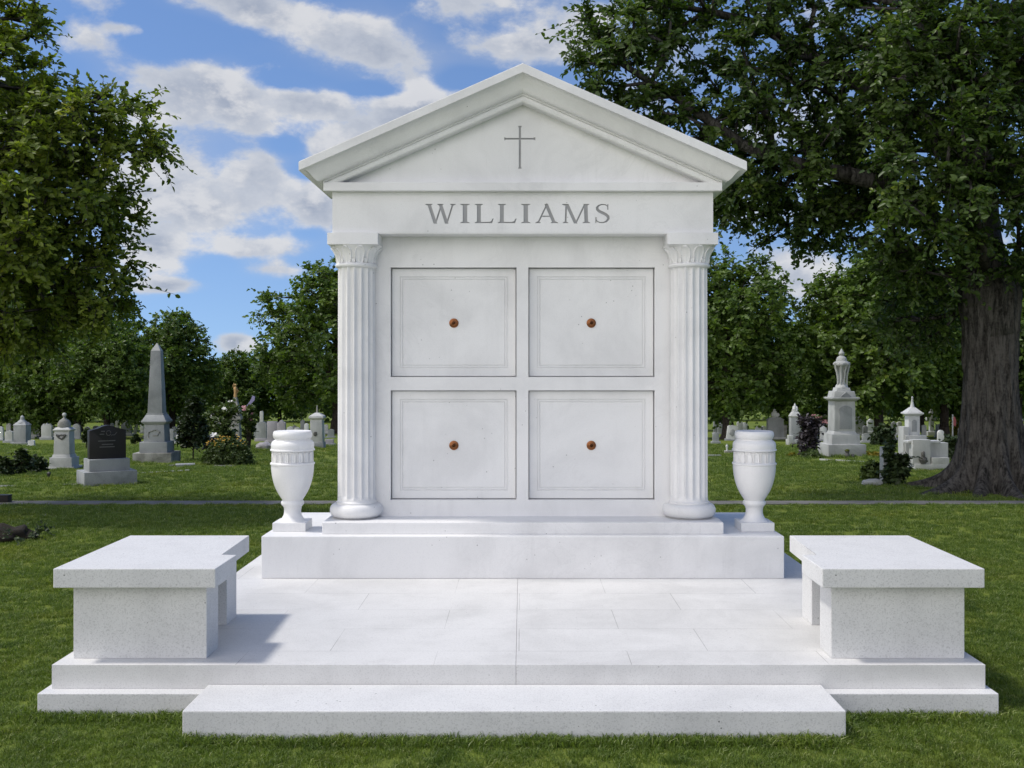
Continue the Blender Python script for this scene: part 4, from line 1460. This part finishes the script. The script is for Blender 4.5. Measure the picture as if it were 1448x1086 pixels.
# lantern, flat slabs
grave('grave_lantern', 'small dark grave lantern on the grass below the marble pillar', 69, 676, [('post', 'iron', [('box', 2, 2, -1, 3)]), ('lamp_body', 'iron', [('frus', 3, 3, 4, 4, 3, 7), ('frus', 5, 5, 1, 1, 7, 9)])], cat='lantern')
grave('flat_marker', 'flat grey marker slab on the grass right of the obelisk', 262, 659, [('slab', 'grave_grey', [('box', 26, 20, -1, 3.2)]), ('edge_stone', 'grave_weathered', [('at', -17, 4, 10, 8, -1, 2)])], rot=20, cat='grave marker')
grave('flat_marker', 'flat pinkish marker set in the grass before the clipped shrub', 317, 659, [('slab', 'concrete', [('box', 30, 22, -1, .8, .2)]), ('slab/rim', 'grave_pale', [('at', 0, -11.6, 31, 1.2, -1, 1.0)])], rot=8, cat='grave marker')
grave('flat_marker', 'pale flat slab at the left foot of the dark headstone', 101, 686, [('slab', 'concrete', [('box', 20, 10, -1, 2)]), ('slab/rim', 'grave_pale', [('at', 0, -5.6, 21, 1.2, -1, 2.3)])], cat='grave marker')
grave('flat_marker', 'pale flat slab near the left edge of the lawn', 8, 688, [('slab', 'concrete', [('box', 26, 12, -1, 1.6)]), ('slab/rim', 'grave_pale', [('at', 0, -6.6, 27, 1.2, -1, 2.0)])], cat='grave marker')
grave('edging_stone', 'thin line of pale edging stones running from the dark headstone to the obelisk', 222, 669, [('edge_stone', 'grave_pale', [('at', -34 + 8.3 * i, -16 + 6.0 * i, 6.4, 3.0, -1, 1.6)]) for i in range(9)], cat='edging')
# spired grave with gilt figure, cloth, stones
grave('spired_grave', 'weathered spired grave topped by a gilt figure, rising behind the flowering shrub', 333, 633,
      [('base', 'grave_weathered', [('box', 22, 20, -2, 10)]), ('shaft', 'grave_weathered', [('frus', 15, 14, 13, 12, 10, 40)]), ('spire', 'grave_weathered', [('frus', 20, 18, 17, 16, 40, 46), ('frus', 17, 16, 6, 6, 46, 66), ('frus', 7, 7, 4, 4, 66, 72)]),
       ('figure', 'gilt', [('lathe', [(2.4, 71), (2.6, 74), (2.0, 78), (2.6, 82), (2.2, 85), (1.0, 86.5)]), ('lathe', ball(1.7, 88.5)), ('tube', [(2, 0, 83), (4, 0, 80), (3, -2, 77)], .7), ('tube', [(-2, 0, 83), (-3.5, 0, 87), (-2, 0, 91)], .7)])], cat='monument')
grave('cloth_flag', 'pale violet cloth flag on a leaning pole beside the gilt topped grave', 345, 632,
      [('pole', 'iron', [('tube', [(0, 0, -2), (4, 0, 40), (11, 0, 70)], .5)]), ('cloth', 'violet_cloth', [('poly', [(3, 52), (5, 55), (10, 61), (15, 66), (15.5, 71), (12, 72.5), (10.5, 68), (5, 60), (0.5, 55)], -0.8, 0.8)])], cat='flag')
grave('headstone', 'grey headstone with a slender finial, left of the lilac grey stone', 370, 624,
      [('base', 'grave_lilac', [('box', 18, 10, -2, 4)]), ('tablet', 'grave_grey', [('slab', 'low', 14, 6, 4, 28)]), ('finial', 'grave_pale', [('slab', 'arch', 5, 3, 27, 43)])])
grave('headstone', 'lilac grey upright headstone left of the urn', 385, 627, [('base', 'grave_lilac', [('box', 20, 10, -2, 4)]), ('tablet', 'grave_lilac', [('slab', 'flat', 14, 6, 4, 31)])])
grave('headstone', 'darker lilac headstone with a rounded shoulder just behind the urn', 398, 627, [('base', 'grave_lilac', [('box', 16, 10, -2, 4)]), ('tablet', 'grave_lilac', [('slab', 'serp', 12, 6, 4, 33)])])
grave('rough_kerb', 'rough purplish stone kerb before the lilac grey stones', 374, 636, [('kerb', 'grave_lilac', [('blob', (0, 0, 4), (12, 6, 7), .3)]), ('edge_stone', 'grave_lilac', [('blob', (12, 3, 3), (6, 5, 5), .3)])], cat='kerb')
grave('pillar_monument', 'pale square pillar with gabled cap and thin finial between the urn and the column', 448.5, 633,
      [('base', 'grave_grey', [('box', 21, 19, -2, 8)]), ('shaft', 'grave_pale', [('frus', 18, 16, 16.5, 15, 8, 40)]), ('cap', 'grave_pale', [('frus', 17, 15, 21, 19, 40, 42), ('frus', 21, 19, 20, 18, 42, 45), ('frus', 20, 18, 5, 5, 45, 49.5)]),
       ('finial', 'grave_weathered', [('tube', [(0, 0, 49), (0, 0, 60)], [1.5, .8])]), ('shaft/ornament', 'carving_dark', [('blob', (-1, -8.6, 20), (2.4, .7, 3), .3)])], cat='monument')
grave('headstone', 'tiny white headstone just left of the left column, nearer the urn', 461.5, 614, [('tablet', 'grave_white', [('slab', 'arch', 5, 3, 0, 14)]), ('base', 'grave_grey', [('box', 7, 4, -1, 2)])])
grave('headstone', 'tiny white headstone touching the left column in view', 472, 613, [('tablet', 'grave_white', [('slab', 'scroll', 6, 3, 0, 14)]), ('base', 'grave_grey', [('box', 8, 4, -1, 2)])])
# right side
grave('headstone', 'small pale headstone leaning right, just right of the right column', 1034, 623, [('base', 'grave_grey', [('box', 18, 9, -2, 2)]), ('tablet', 'grave_white', [('slab', 'low', 15, 5, 2, 22)]), ('tablet/carving', 'grave_grey', [('blob', (0, -2.4, 11), (4, .7, 5), .3)])], lean=7)
grave('low_marker', 'low dark marker with a little white vase before the leaning pale headstone', 1033, 640, [('slab', 'grave_weathered', [('box', 17, 8, -1, 3)]), ('vase', 'grave_white', [('lathe', [(1.3, 3), (1.0, 5), (2.0, 9), (1.2, 11), (1.5, 12)], -5, 0)])], cat='grave marker')
grave('flat_marker', 'flat dark marker on the grass beside the right column', 1010, 645, [('slab', 'grave_weathered', [('box', 18, 9, -1, 1.8)]), ('slab/rim', 'grave_grey', [('at', 0, -5, 19, 1, -1, 2)])], cat='grave marker')
grave('wide_grave', 'wide grey grave with sloping shoulders and a white sculpture on top', 1096, 621,
      [('base', 'grave_pale', [('box', 29, 14, -3, 3)]), ('tablet', 'grave_grey', [('frus', 24, 9, 22, 8, 3, 27), ('frus', 25, 10, 14, 7, 27, 31)]), ('side_block', 'grave_weathered', [('at', 11.5, 1, 9, 9, 3, 20)]),
       ('sculpture', 'grave_white', [('blob', (-1, 0, 35), (4, 3, 5), .4), ('blob', (3, 0, 34), (3, 2, 3), .4), ('lathe', ball(1.8, 41), -1, 0)])], cat='grave')
grave('column_stone', 'grey columnar stone with a carved pointed top, left of the purple shrub', 1124, 629,
      [('base', 'grave_pale', [('box', 22, 16, -2, 8), ('at', -8, -6, 7, 7, -2, 14)]), ('shaft', 'grave_grey', [('box', 14, 12, 8, 39)]), ('cap', 'grave_pale', [('frus', 14, 12, 16, 14, 39, 41), ('frus', 15, 13, 8, 8, 41, 47)]),
       ('finial', 'grave_white', [('blob', (0, 0, 50), (4, 3.5, 5), .35), ('lathe', [(2, 53), (1.5, 56), (.3, 59)])])], cat='monument')
grave('urn_monument', 'tall pale monument on a pedestal topped by a draped urn', 1190, 644,
      [('lower_base', 'grave_pale', [('box', 53, 48, -5, 17)]), ('upper_base', 'grave_pale', [('frus', 40, 37, 39, 36, 17, 31)]),
       ('die', 'grave_pale', [('frus', 33, 31, 30, 28, 31, 35), ('frus', 30, 28, 29, 27, 35, 77)]), ('cornice', 'grave_pale', [('frus', 30, 28, 38, 36, 77, 80), ('box', 39, 37, 80, 82.5)]),
       ('cap', 'grave_pale', [('frus', 31, 29, 28, 26, 82.5, 91), ('frus', 20, 19, 18, 17, 91, 96)]), ('die/niche', 'grave_grey', [('slab', 'low', 18, 1.6, 38, 71, 1, -14)]),
       ('cap/gable', 'grave_grey', [('poly', [(-7, 83), (9, 83), (1, 90)], -16, -13)]),
       ('urn', 'grave_pale', [('lathe', [(9, 96), (8.4, 98), (7.2, 100), (6.2, 101), (5.2, 104), (4.8, 110), (5.2, 118), (6.6, 124), (8.8, 126.5), (10.4, 128), (10.6, 130.5), (9.4, 132.4), (7.6, 133.5), (7.2, 136), (5.8, 139), (3.4, 140.6), (2.6, 141.4), (3.9, 143), (4.0, 145), (2.4, 147), (1.6, 149), (.4, 151)])]),
       ('urn/drape', 'grave_pale', [('blob', (-9.6, -1, 129.5), (2.8, 2.8, 2.8), .2), ('blob', (9.6, -1, 129.5), (2.8, 2.8, 2.8), .2), ('blob', (-2, -8.6, 128.5), (4.2, 2.6, 2.6), .25), ('blob', (5, -7.6, 129), (3, 2.4, 2.4), .25), ('blob', (-6, -6.5, 128.5), (3, 2.4, 2.6), .25),
                                     ('tube', [(-9.6, -2, 129), (-9.2, -2.5, 124), (-7.4, -3, 117), (-6.4, -3.4, 108), (-6.6, -3, 99)], [2.0, 1.7, 1.5, 1.3, 1.0]), ('tube', [(9.6, -2, 129), (8.6, -3, 123), (6.4, -4, 115), (6.0, -3.8, 107), (6.8, -3, 98)], [2.0, 1.8, 1.5, 1.3, 1.0]),
                                     ('tube', [(-3, -8.4, 128), (-3.4, -6.6, 121), (-2.4, -5.8, 112), (-3.2, -5.6, 104), (-3.4, -6, 98)], [2, 1.7, 1.5, 1.2, 1.0]), ('tube', [(4.6, -7.6, 128), (2.4, -6.6, 119), (2.2, -5.8, 110), (1.0, -5.8, 103), (1.6, -6.2, 98)], [1.8, 1.6, 1.4, 1.2, .9])])], rot=2, cat='monument')
grave('flower_vase', 'small weathered flower vases at the foot of the draped urn monument', 1198, 648, [('vase', 'carving_dark', [('lathe', [(2, 0), (3.5, 4), (2.4, 8), (3.4, 10)]), ('lathe', [(2, 0), (3, 3), (2, 6)], 8, 1)]), ('flower', 'leaf_yellow', [('blob', (0, 0, 11), (3, 3, 2), .4)])], cat='vase')
grave('headstone', 'dark grey rounded headstone right behind the draped urn monument', 1216, 616, [('tablet', 'grave_grey', [('slab', 'arch', 16, 7, 0, 33)]), ('base', 'grave_grey', [('box', 21, 10, -3, 4)])])
grave('headstone', 'small white pointed headstone right of the dark grey rounded one', 1230.5, 614, [('tablet', 'grave_white', [('slab', 'point', 9, 4, 3, 22)]), ('base', 'grave_pale', [('box', 13, 7, -2, 4)])])
grave('edging_strip', 'pale stone edging strip running from the draped urn monument towards the oak', 1192, 652,
      [('strip', 'grave_white', [('poly', [(-34, -1), (30, -1), (30, 1.6), (-34, 1.6)], -1.5, 1.5)])], rot=-38, cat='edging')
grave('spired_tomb', 'white tomb with a little spired roof above a low sarcophagus, left of the oak trunk', 1290, 661,
      [('pedestal', 'grave_pale', [('box', 30, 28, -3, 46), ('at', -13, -2, 8, 20, -3, 58)]), ('shrine', 'grave_white', [('box', 16, 15, 46, 73)]), ('shrine/niche', 'grave_grey', [('slab', 'arch', 7, 1.2, 51, 68, 0, -7.6)]),
       ('roof', 'grave_white', [('frus', 16, 15, 25, 23, 73, 76), ('frus', 25, 23, 24, 22, 76, 78), ('frus', 22, 20, 7, 7, 78, 85)]), ('spire', 'grave_white', [('lathe', [(3.4, 84.5), (2.2, 89), (1.6, 92), (1.2, 98), (1.6, 99), (.5, 100.5)])])], cat='tomb')
grave('sarcophagus', 'low pale sarcophagus with a dark stone figure before the spired tomb', 1311, 664,
      [('step', 'grave_pale', [('at', 3, 2, 50, 30, -3, 9), ('at', 14, -6, 24, 14, 9, 18)]), ('chest', 'grave_pale', [('at', -12, -4, 25, 14, 9, 43), ('at', 8, 6, 42, 16, 9, 38)]), ('lid', 'grave_white', [('at', -6, 4, 46, 18, 38, 41)]),
       ('figure', 'carving_dark', [('blob', (-10, -12, 14), (6, 3, 5), .4), ('blob', (-10, -12, 21), (2.5, 2, 6), .3)])], cat='tomb')
grave('thin_marker', 'thin upright grey marker between two dark shrubs left of the oak', 1250, 683, [('slab', 'grave_grey', [('slab', 'flat', 7, 16, 0, 51)]), ('base', 'grave_grey', [('box', 11, 20, -2, 3)])], cat='grave marker')
grave('kerb_block', 'low rough grey kerb block below the low leafy shrub by the oak', 1235, 686, [('block', 'grave_grey', [('blob', (0, 0, 3), (14, 7, 6), .2)]), ('edge_stone', 'grave_grey', [('blob', (-11, 0, 3), (5, 5, 4.5), .25)])], cat='kerb')
grave('cross_grave', 'pale stone cross on a plinth behind the sarcophagus', 1317, 616, [('base', 'grave_pale', [('box', 14, 10, -2, 6)]), ('cross', 'grave_white', [('box', 6, 5, 6, 35), ('at', 0, 0, 15, 4.4, 21.5, 26), ('slab', 'arch', 7, 4.6, 29, 37)])])
grave('grave_flag', 'small red and white flag on a post beside the pale cross', 1347, 621, [('pole', 'grave_white', [('tube', [(0, 0, -1), (0, 0, 35)], 1.0)]), ('cloth', 'red_cloth', [('poly', [(0.8, 20), (4, 18), (5, 26), (3, 32), (0.8, 31)], -.6, .6)])], cat='flag')
grave('statue_stone', 'dark figure like stone on a pale base at the right edge beyond the oak', 1444, 627, [('base', 'grave_pale', [('box', 12, 10, -2, 10)]), ('figure', 'grave_lilac', [('blob', (0, 0, 20), (5, 4, 11), .25), ('lathe', ball(3, 32))])], cat='statue')
grave('low_block', 'low black stone block cut off by the left edge beside the path', 3, 711, [('block', 'grave_black', [('at', -6, 0, 34, 12, -3, 10)]), ('block/cap', 'grave_black', [('at', -6, 0, 35, 13, 10, 11.5)])], cat='block')
for px_, py_, kd, w_h, mt, lab in (
        (13, 626, 'low', (11, 17), 'grave_pale', 'low pale headstone between the left edge and the grey domed pillar'),
        (126, 626, 'arch', (9, 16), 'grave_white', 'small white arched headstone right behind the dark polished headstone'),
        (240, 624, 'serp', (12, 18), 'grave_grey', 'grey curved headstone just right of the obelisk base'),
        (256, 627, 'flat', (13, 12), 'grave_pale', 'low square pale headstone between the obelisk and the slim young tree'),
        (420, 624, 'arch', (9, 20), 'grave_pale', 'pale arched headstone between the urn and the pillar with a finial'),
        (466, 630, 'flat', (12, 9), 'grave_lilac', 'low reddish grey block by the left column'),
        (1012, 627, 'arch', (9, 16), 'grave_grey', 'grey arched headstone touching the right column in view'),
        (1056, 626, 'low', (12, 16), 'grave_pale', 'pale low topped headstone above the right urn'),
        (1072, 622, 'arch', (8, 20), 'grave_white', 'white arched headstone left of the wide grave with a sculpture'),
        (1164, 624, 'point', (9, 22), 'grave_white', 'white pointed headstone just left of the tall draped urn monument'),
        (1226, 626, 'low', (14, 13), 'grave_grey', 'low grey headstone right of the tall draped urn monument'),
        (1262, 622, 'serp', (10, 20), 'grave_pale', 'pale curved headstone left of the spired tomb'),
        (1330, 628, 'arch', (9, 20), 'grave_white', 'white arched headstone between the pale cross and the oak'),
        (1441, 634, 'low', (12, 14), 'grave_pale', 'low pale headstone at the right edge right of the oak')):
    grave('headstone', lab, px_, py_, [('tablet', mt, [('slab', kd, w_h[0], 4, 2, w_h[1])]), ('base', 'grave_grey', [('box', w_h[0] + 4, 8, -2, 3, .3)])])
# little far stones, many alike
rng_ = random.Random(8)
for side, xs0, lab, grp in (('l', [14, 56, 80, 98, 122, 135, 148, 158, 176, 208, 248, 256, 286, 300, 362, 410, 418, 428, 434, 458, 466], 'tiny pale headstone among the distant trees left of the mausoleum', 'distant headstones left of the mausoleum'),
                            ('r', [1012, 1020, 1046, 1055, 1062, 1072, 1080, 1108, 1138, 1150, 1164, 1222, 1241, 1256, 1262, 1272, 1306, 1328, 1337, 1356, 1362, 1436], 'tiny pale headstone among the distant trees right of the mausoleum', 'distant headstones right of the mausoleum')):
    for x0 in xs0:
        w = rng_.uniform(5.5, 10)
        h = rng_.uniform(12, 21)
        grave('headstone', lab, x0 + rng_.uniform(-2, 2), rng_.uniform(613, 621), [('tablet', rng_.choice(['grave_white', 'grave_pale', 'grave_grey']), [('slab', rng_.choice(['arch', 'low', 'point', 'scroll']), w, 3, 1, h)]),
              ('base', 'grave_grey', [('box', w + 3, 5, -2, 2, .2)])], group=grp)

# mulch mound in the lower left lawn
x, y, z, s_ = at(2, 766)
md_ = thing('mulch_mound', 'low mound of dark mulch and twigs on the grass at the left edge', 'mound', (x - 0.1, y + 0.12, 0))
MB().blob((0, 0, -0.03), (0.36, 0.32, 0.17), 3, .35, 4, 3).build('mound', 'soil', md_, smooth=True)
rr = np.random.default_rng(5)
pts = np.stack([rr.uniform(-.3, .45, 26), rr.uniform(-.3, .25, 26), rr.uniform(.01, .10, 26)], 1)
lf, tw = twig_leaves(rr, pts, norm(pts), 4, 5, .10, .032, .3)
link('foliage', leaf_mesh('foliage', *lf, 'leaf_dark'), md_)

# ------------------------------------------------------------------ lawn blades (one uncountable object, instanced clumps)


def blade_clump(rng, n, rad, h, wid):
    vs, fs, ti = [], [], []
    for _ in range(n):
        a, r_ = rng.uniform(0, 2 * PI), rad * math.sqrt(rng.uniform(0, 1))
        bx, by = r_ * math.cos(a), r_ * math.sin(a)
        la = rng.uniform(0, 2 * PI)
        hh = h * rng.uniform(.5, 1.2)
        ln = h * rng.uniform(.3, 1.5)
        wa = rng.uniform(0, 2 * PI)
        wx, wy = wid * math.cos(wa) * .5, wid * math.sin(wa) * .5
        i = len(vs)
        dx, dy = math.cos(la), math.sin(la)
        vs += [(bx - wx, by - wy, -.01), (bx + wx, by + wy, -.01), (bx + dx * ln * .35 + wx * .8, by + dy * ln * .35 + wy * .8, hh * .6), (bx + dx * ln * .35 - wx * .8, by + dy * ln * .35 - wy * .8, hh * .6),
               (bx + dx * ln, by + dy * ln, hh * (1.0 - .12 * ln / h))]
        fs += [(i, i + 1, i + 2, i + 3), (i + 3, i + 2, i + 4)]
        ti += [min(1, max(0, rng.gauss(.4, .28)))] * 5
    return vs, fs, ti


def lawn_points(rng):
    out_ = []
    for y0, y1, den, sc in ((3.5, 5.5, 620, .9), (5.5, 7.5, 460, 1.0), (7.5, 10, 300, 1.12), (10, 13.4, 170, 1.3), (13.4, 19, 60, 1.7), (19, 30, 17, 2.3)):
        hw = y1 * 0.60
        n = int(den * 2 * hw * (y1 - y0))
        x = rng.uniform(-hw, hw, n)
        y = rng.uniform(y0, y1, n)
        ok = np.ones(n, bool)
        for bx0, bx1, by0, by1 in ((-2.37, 2.33, 5.0, 6.56), (-2.11, 2.13, 6.5, 8.56), (-1.56, 1.49, 4.68, 5.2), (-60, 60, 12.74, 13.09)):
            ok &= ~((x > bx0 - .012) & (x < bx1 + .012) & (y > by0 - .012) & (y < by1 + .012))
        ok &= np.abs(x) < y * .56 + .5
        x, y = x[ok], y[ok]
        s_ = sc * rng.uniform(.7, 1.2, len(x))
        out_.append(np.stack([x, y, s_], 1))
    # longer untrimmed fringe along the stone's foot
    ed = []
    for x0, y0, x1, y1, n in ((-2.37, 4.99, -1.57, 4.99, 70), (1.50, 4.99, 2.33, 4.99, 70), (-1.55, 4.67, 1.48, 4.67, 260), (-2.38, 5.0, -2.38, 6.5, 110), (2.34, 5.0, 2.34, 6.5, 110), (-1.565, 4.69, -1.565, 5.0, 24), (1.495, 4.69, 1.495, 5.0, 24)):
        t_ = rng.uniform(0, 1, n)
        ed.append(np.stack([x0 + (x1 - x0) * t_ + rng.uniform(-.012, .012, n), y0 + (y1 - y0) * t_ - rng.uniform(0, .02, n), rng.uniform(.9, 1.9, n) ** 1.0], 1))
    return np.concatenate(out_ + ed)


pr = random.Random(4)
gr = np.random.default_rng(9)
LP = lawn_points(gr)
verts, faces, tint, which = [], [], [], []
NV = 4
for c_i in range(NV):
    v, f, ti = blade_clump(pr, 44, .046, .026, .0034)
    b0 = len(verts)
    verts += v
    faces += [tuple(i + b0 for i in ff) for ff in f]
    tint += ti
    which += [c_i + 1] * len(v)
npro = len(verts)
me = bpy.data.meshes.new('grass')
allv = verts + [(float(a), float(b), zg(float(b))) for a, b, _ in LP]
me.from_pydata(allv, [], faces)
a = me.attributes.new('tint', 'FLOAT', 'POINT')
a.data.foreach_set('value', np.array(tint + [0.0] * len(LP), np.float32))
a = me.attributes.new('clump', 'INT', 'POINT')
a.data.foreach_set('value', np.array(which + [0] * len(LP), np.int32))
a = me.attributes.new('size', 'FLOAT', 'POINT')
a.data.foreach_set('value', np.concatenate([np.ones(npro), LP[:, 2]]).astype(np.float32))
me.materials.append(MATS['grass_blade'])
grass = tag(link('grass', me), kind='stuff', label='short mown green lawn grass with longer fringe along the stone edges')
ng = bpy.data.node_groups.new('grass_blades', 'GeometryNodeTree')
ng.interface.new_socket('Geometry', in_out='INPUT', socket_type='NodeSocketGeometry')
ng.interface.new_socket('Geometry', in_out='OUTPUT', socket_type='NodeSocketGeometry')
N_ = ng.nodes.new
L_ = ng.links.new
gi, go = N_('NodeGroupInput'), N_('NodeGroupOutput')
att = N_('GeometryNodeInputNamedAttribute')
att.data_type = 'INT'
att.inputs['Name'].default_value = 'clump'
geos = []
for c_i in range(NV + 1):
    cmp_ = N_('FunctionNodeCompare')
    cmp_.data_type = 'INT'
    cmp_.operation = 'EQUAL'
    L_(att.outputs['Attribute'], [s for s in cmp_.inputs if s.name == 'A' and s.type == 'INT'][0])
    [s for s in cmp_.inputs if s.name == 'B' and s.type == 'INT'][0].default_value = c_i
    sp_ = N_('GeometryNodeSeparateGeometry')
    sp_.domain = 'POINT'
    L_(gi.outputs[0], sp_.inputs[0])
    L_(cmp_.outputs[0], sp_.inputs['Selection'])
    geos.append(sp_.outputs[0])
g2i = N_('GeometryNodeGeometryToInstance')
for g_o in geos[:0:-1]:
    L_(g_o, g2i.inputs[0])
iop = N_('GeometryNodeInstanceOnPoints')
L_(geos[0], iop.inputs['Points'])
L_(g2i.outputs[0], iop.inputs['Instance'])
iop.inputs['Pick Instance'].default_value = True
rv = N_('FunctionNodeRandomValue')
rv.data_type = 'INT'
[s for s in rv.inputs if s.name == 'Max' and s.type == 'INT'][0].default_value = NV - 1
L_([s for s in rv.outputs if s.type == 'INT'][0], iop.inputs['Instance Index'])
rr_ = N_('FunctionNodeRandomValue')
rr_.data_type = 'FLOAT_VECTOR'
rr_.inputs['Min'].default_value = (-.12, -.12, 0)
rr_.inputs['Max'].default_value = (.12, .12, 6.283)
L_(rr_.outputs[0], iop.inputs['Rotation'])
as_ = N_('GeometryNodeInputNamedAttribute')
as_.data_type = 'FLOAT'
as_.inputs['Name'].default_value = 'size'
L_(as_.outputs['Attribute'], iop.inputs['Scale'])
L_(iop.outputs[0], go.inputs[0])
mod = grass.modifiers.new('blades', 'NODES')
mod.node_group = ng
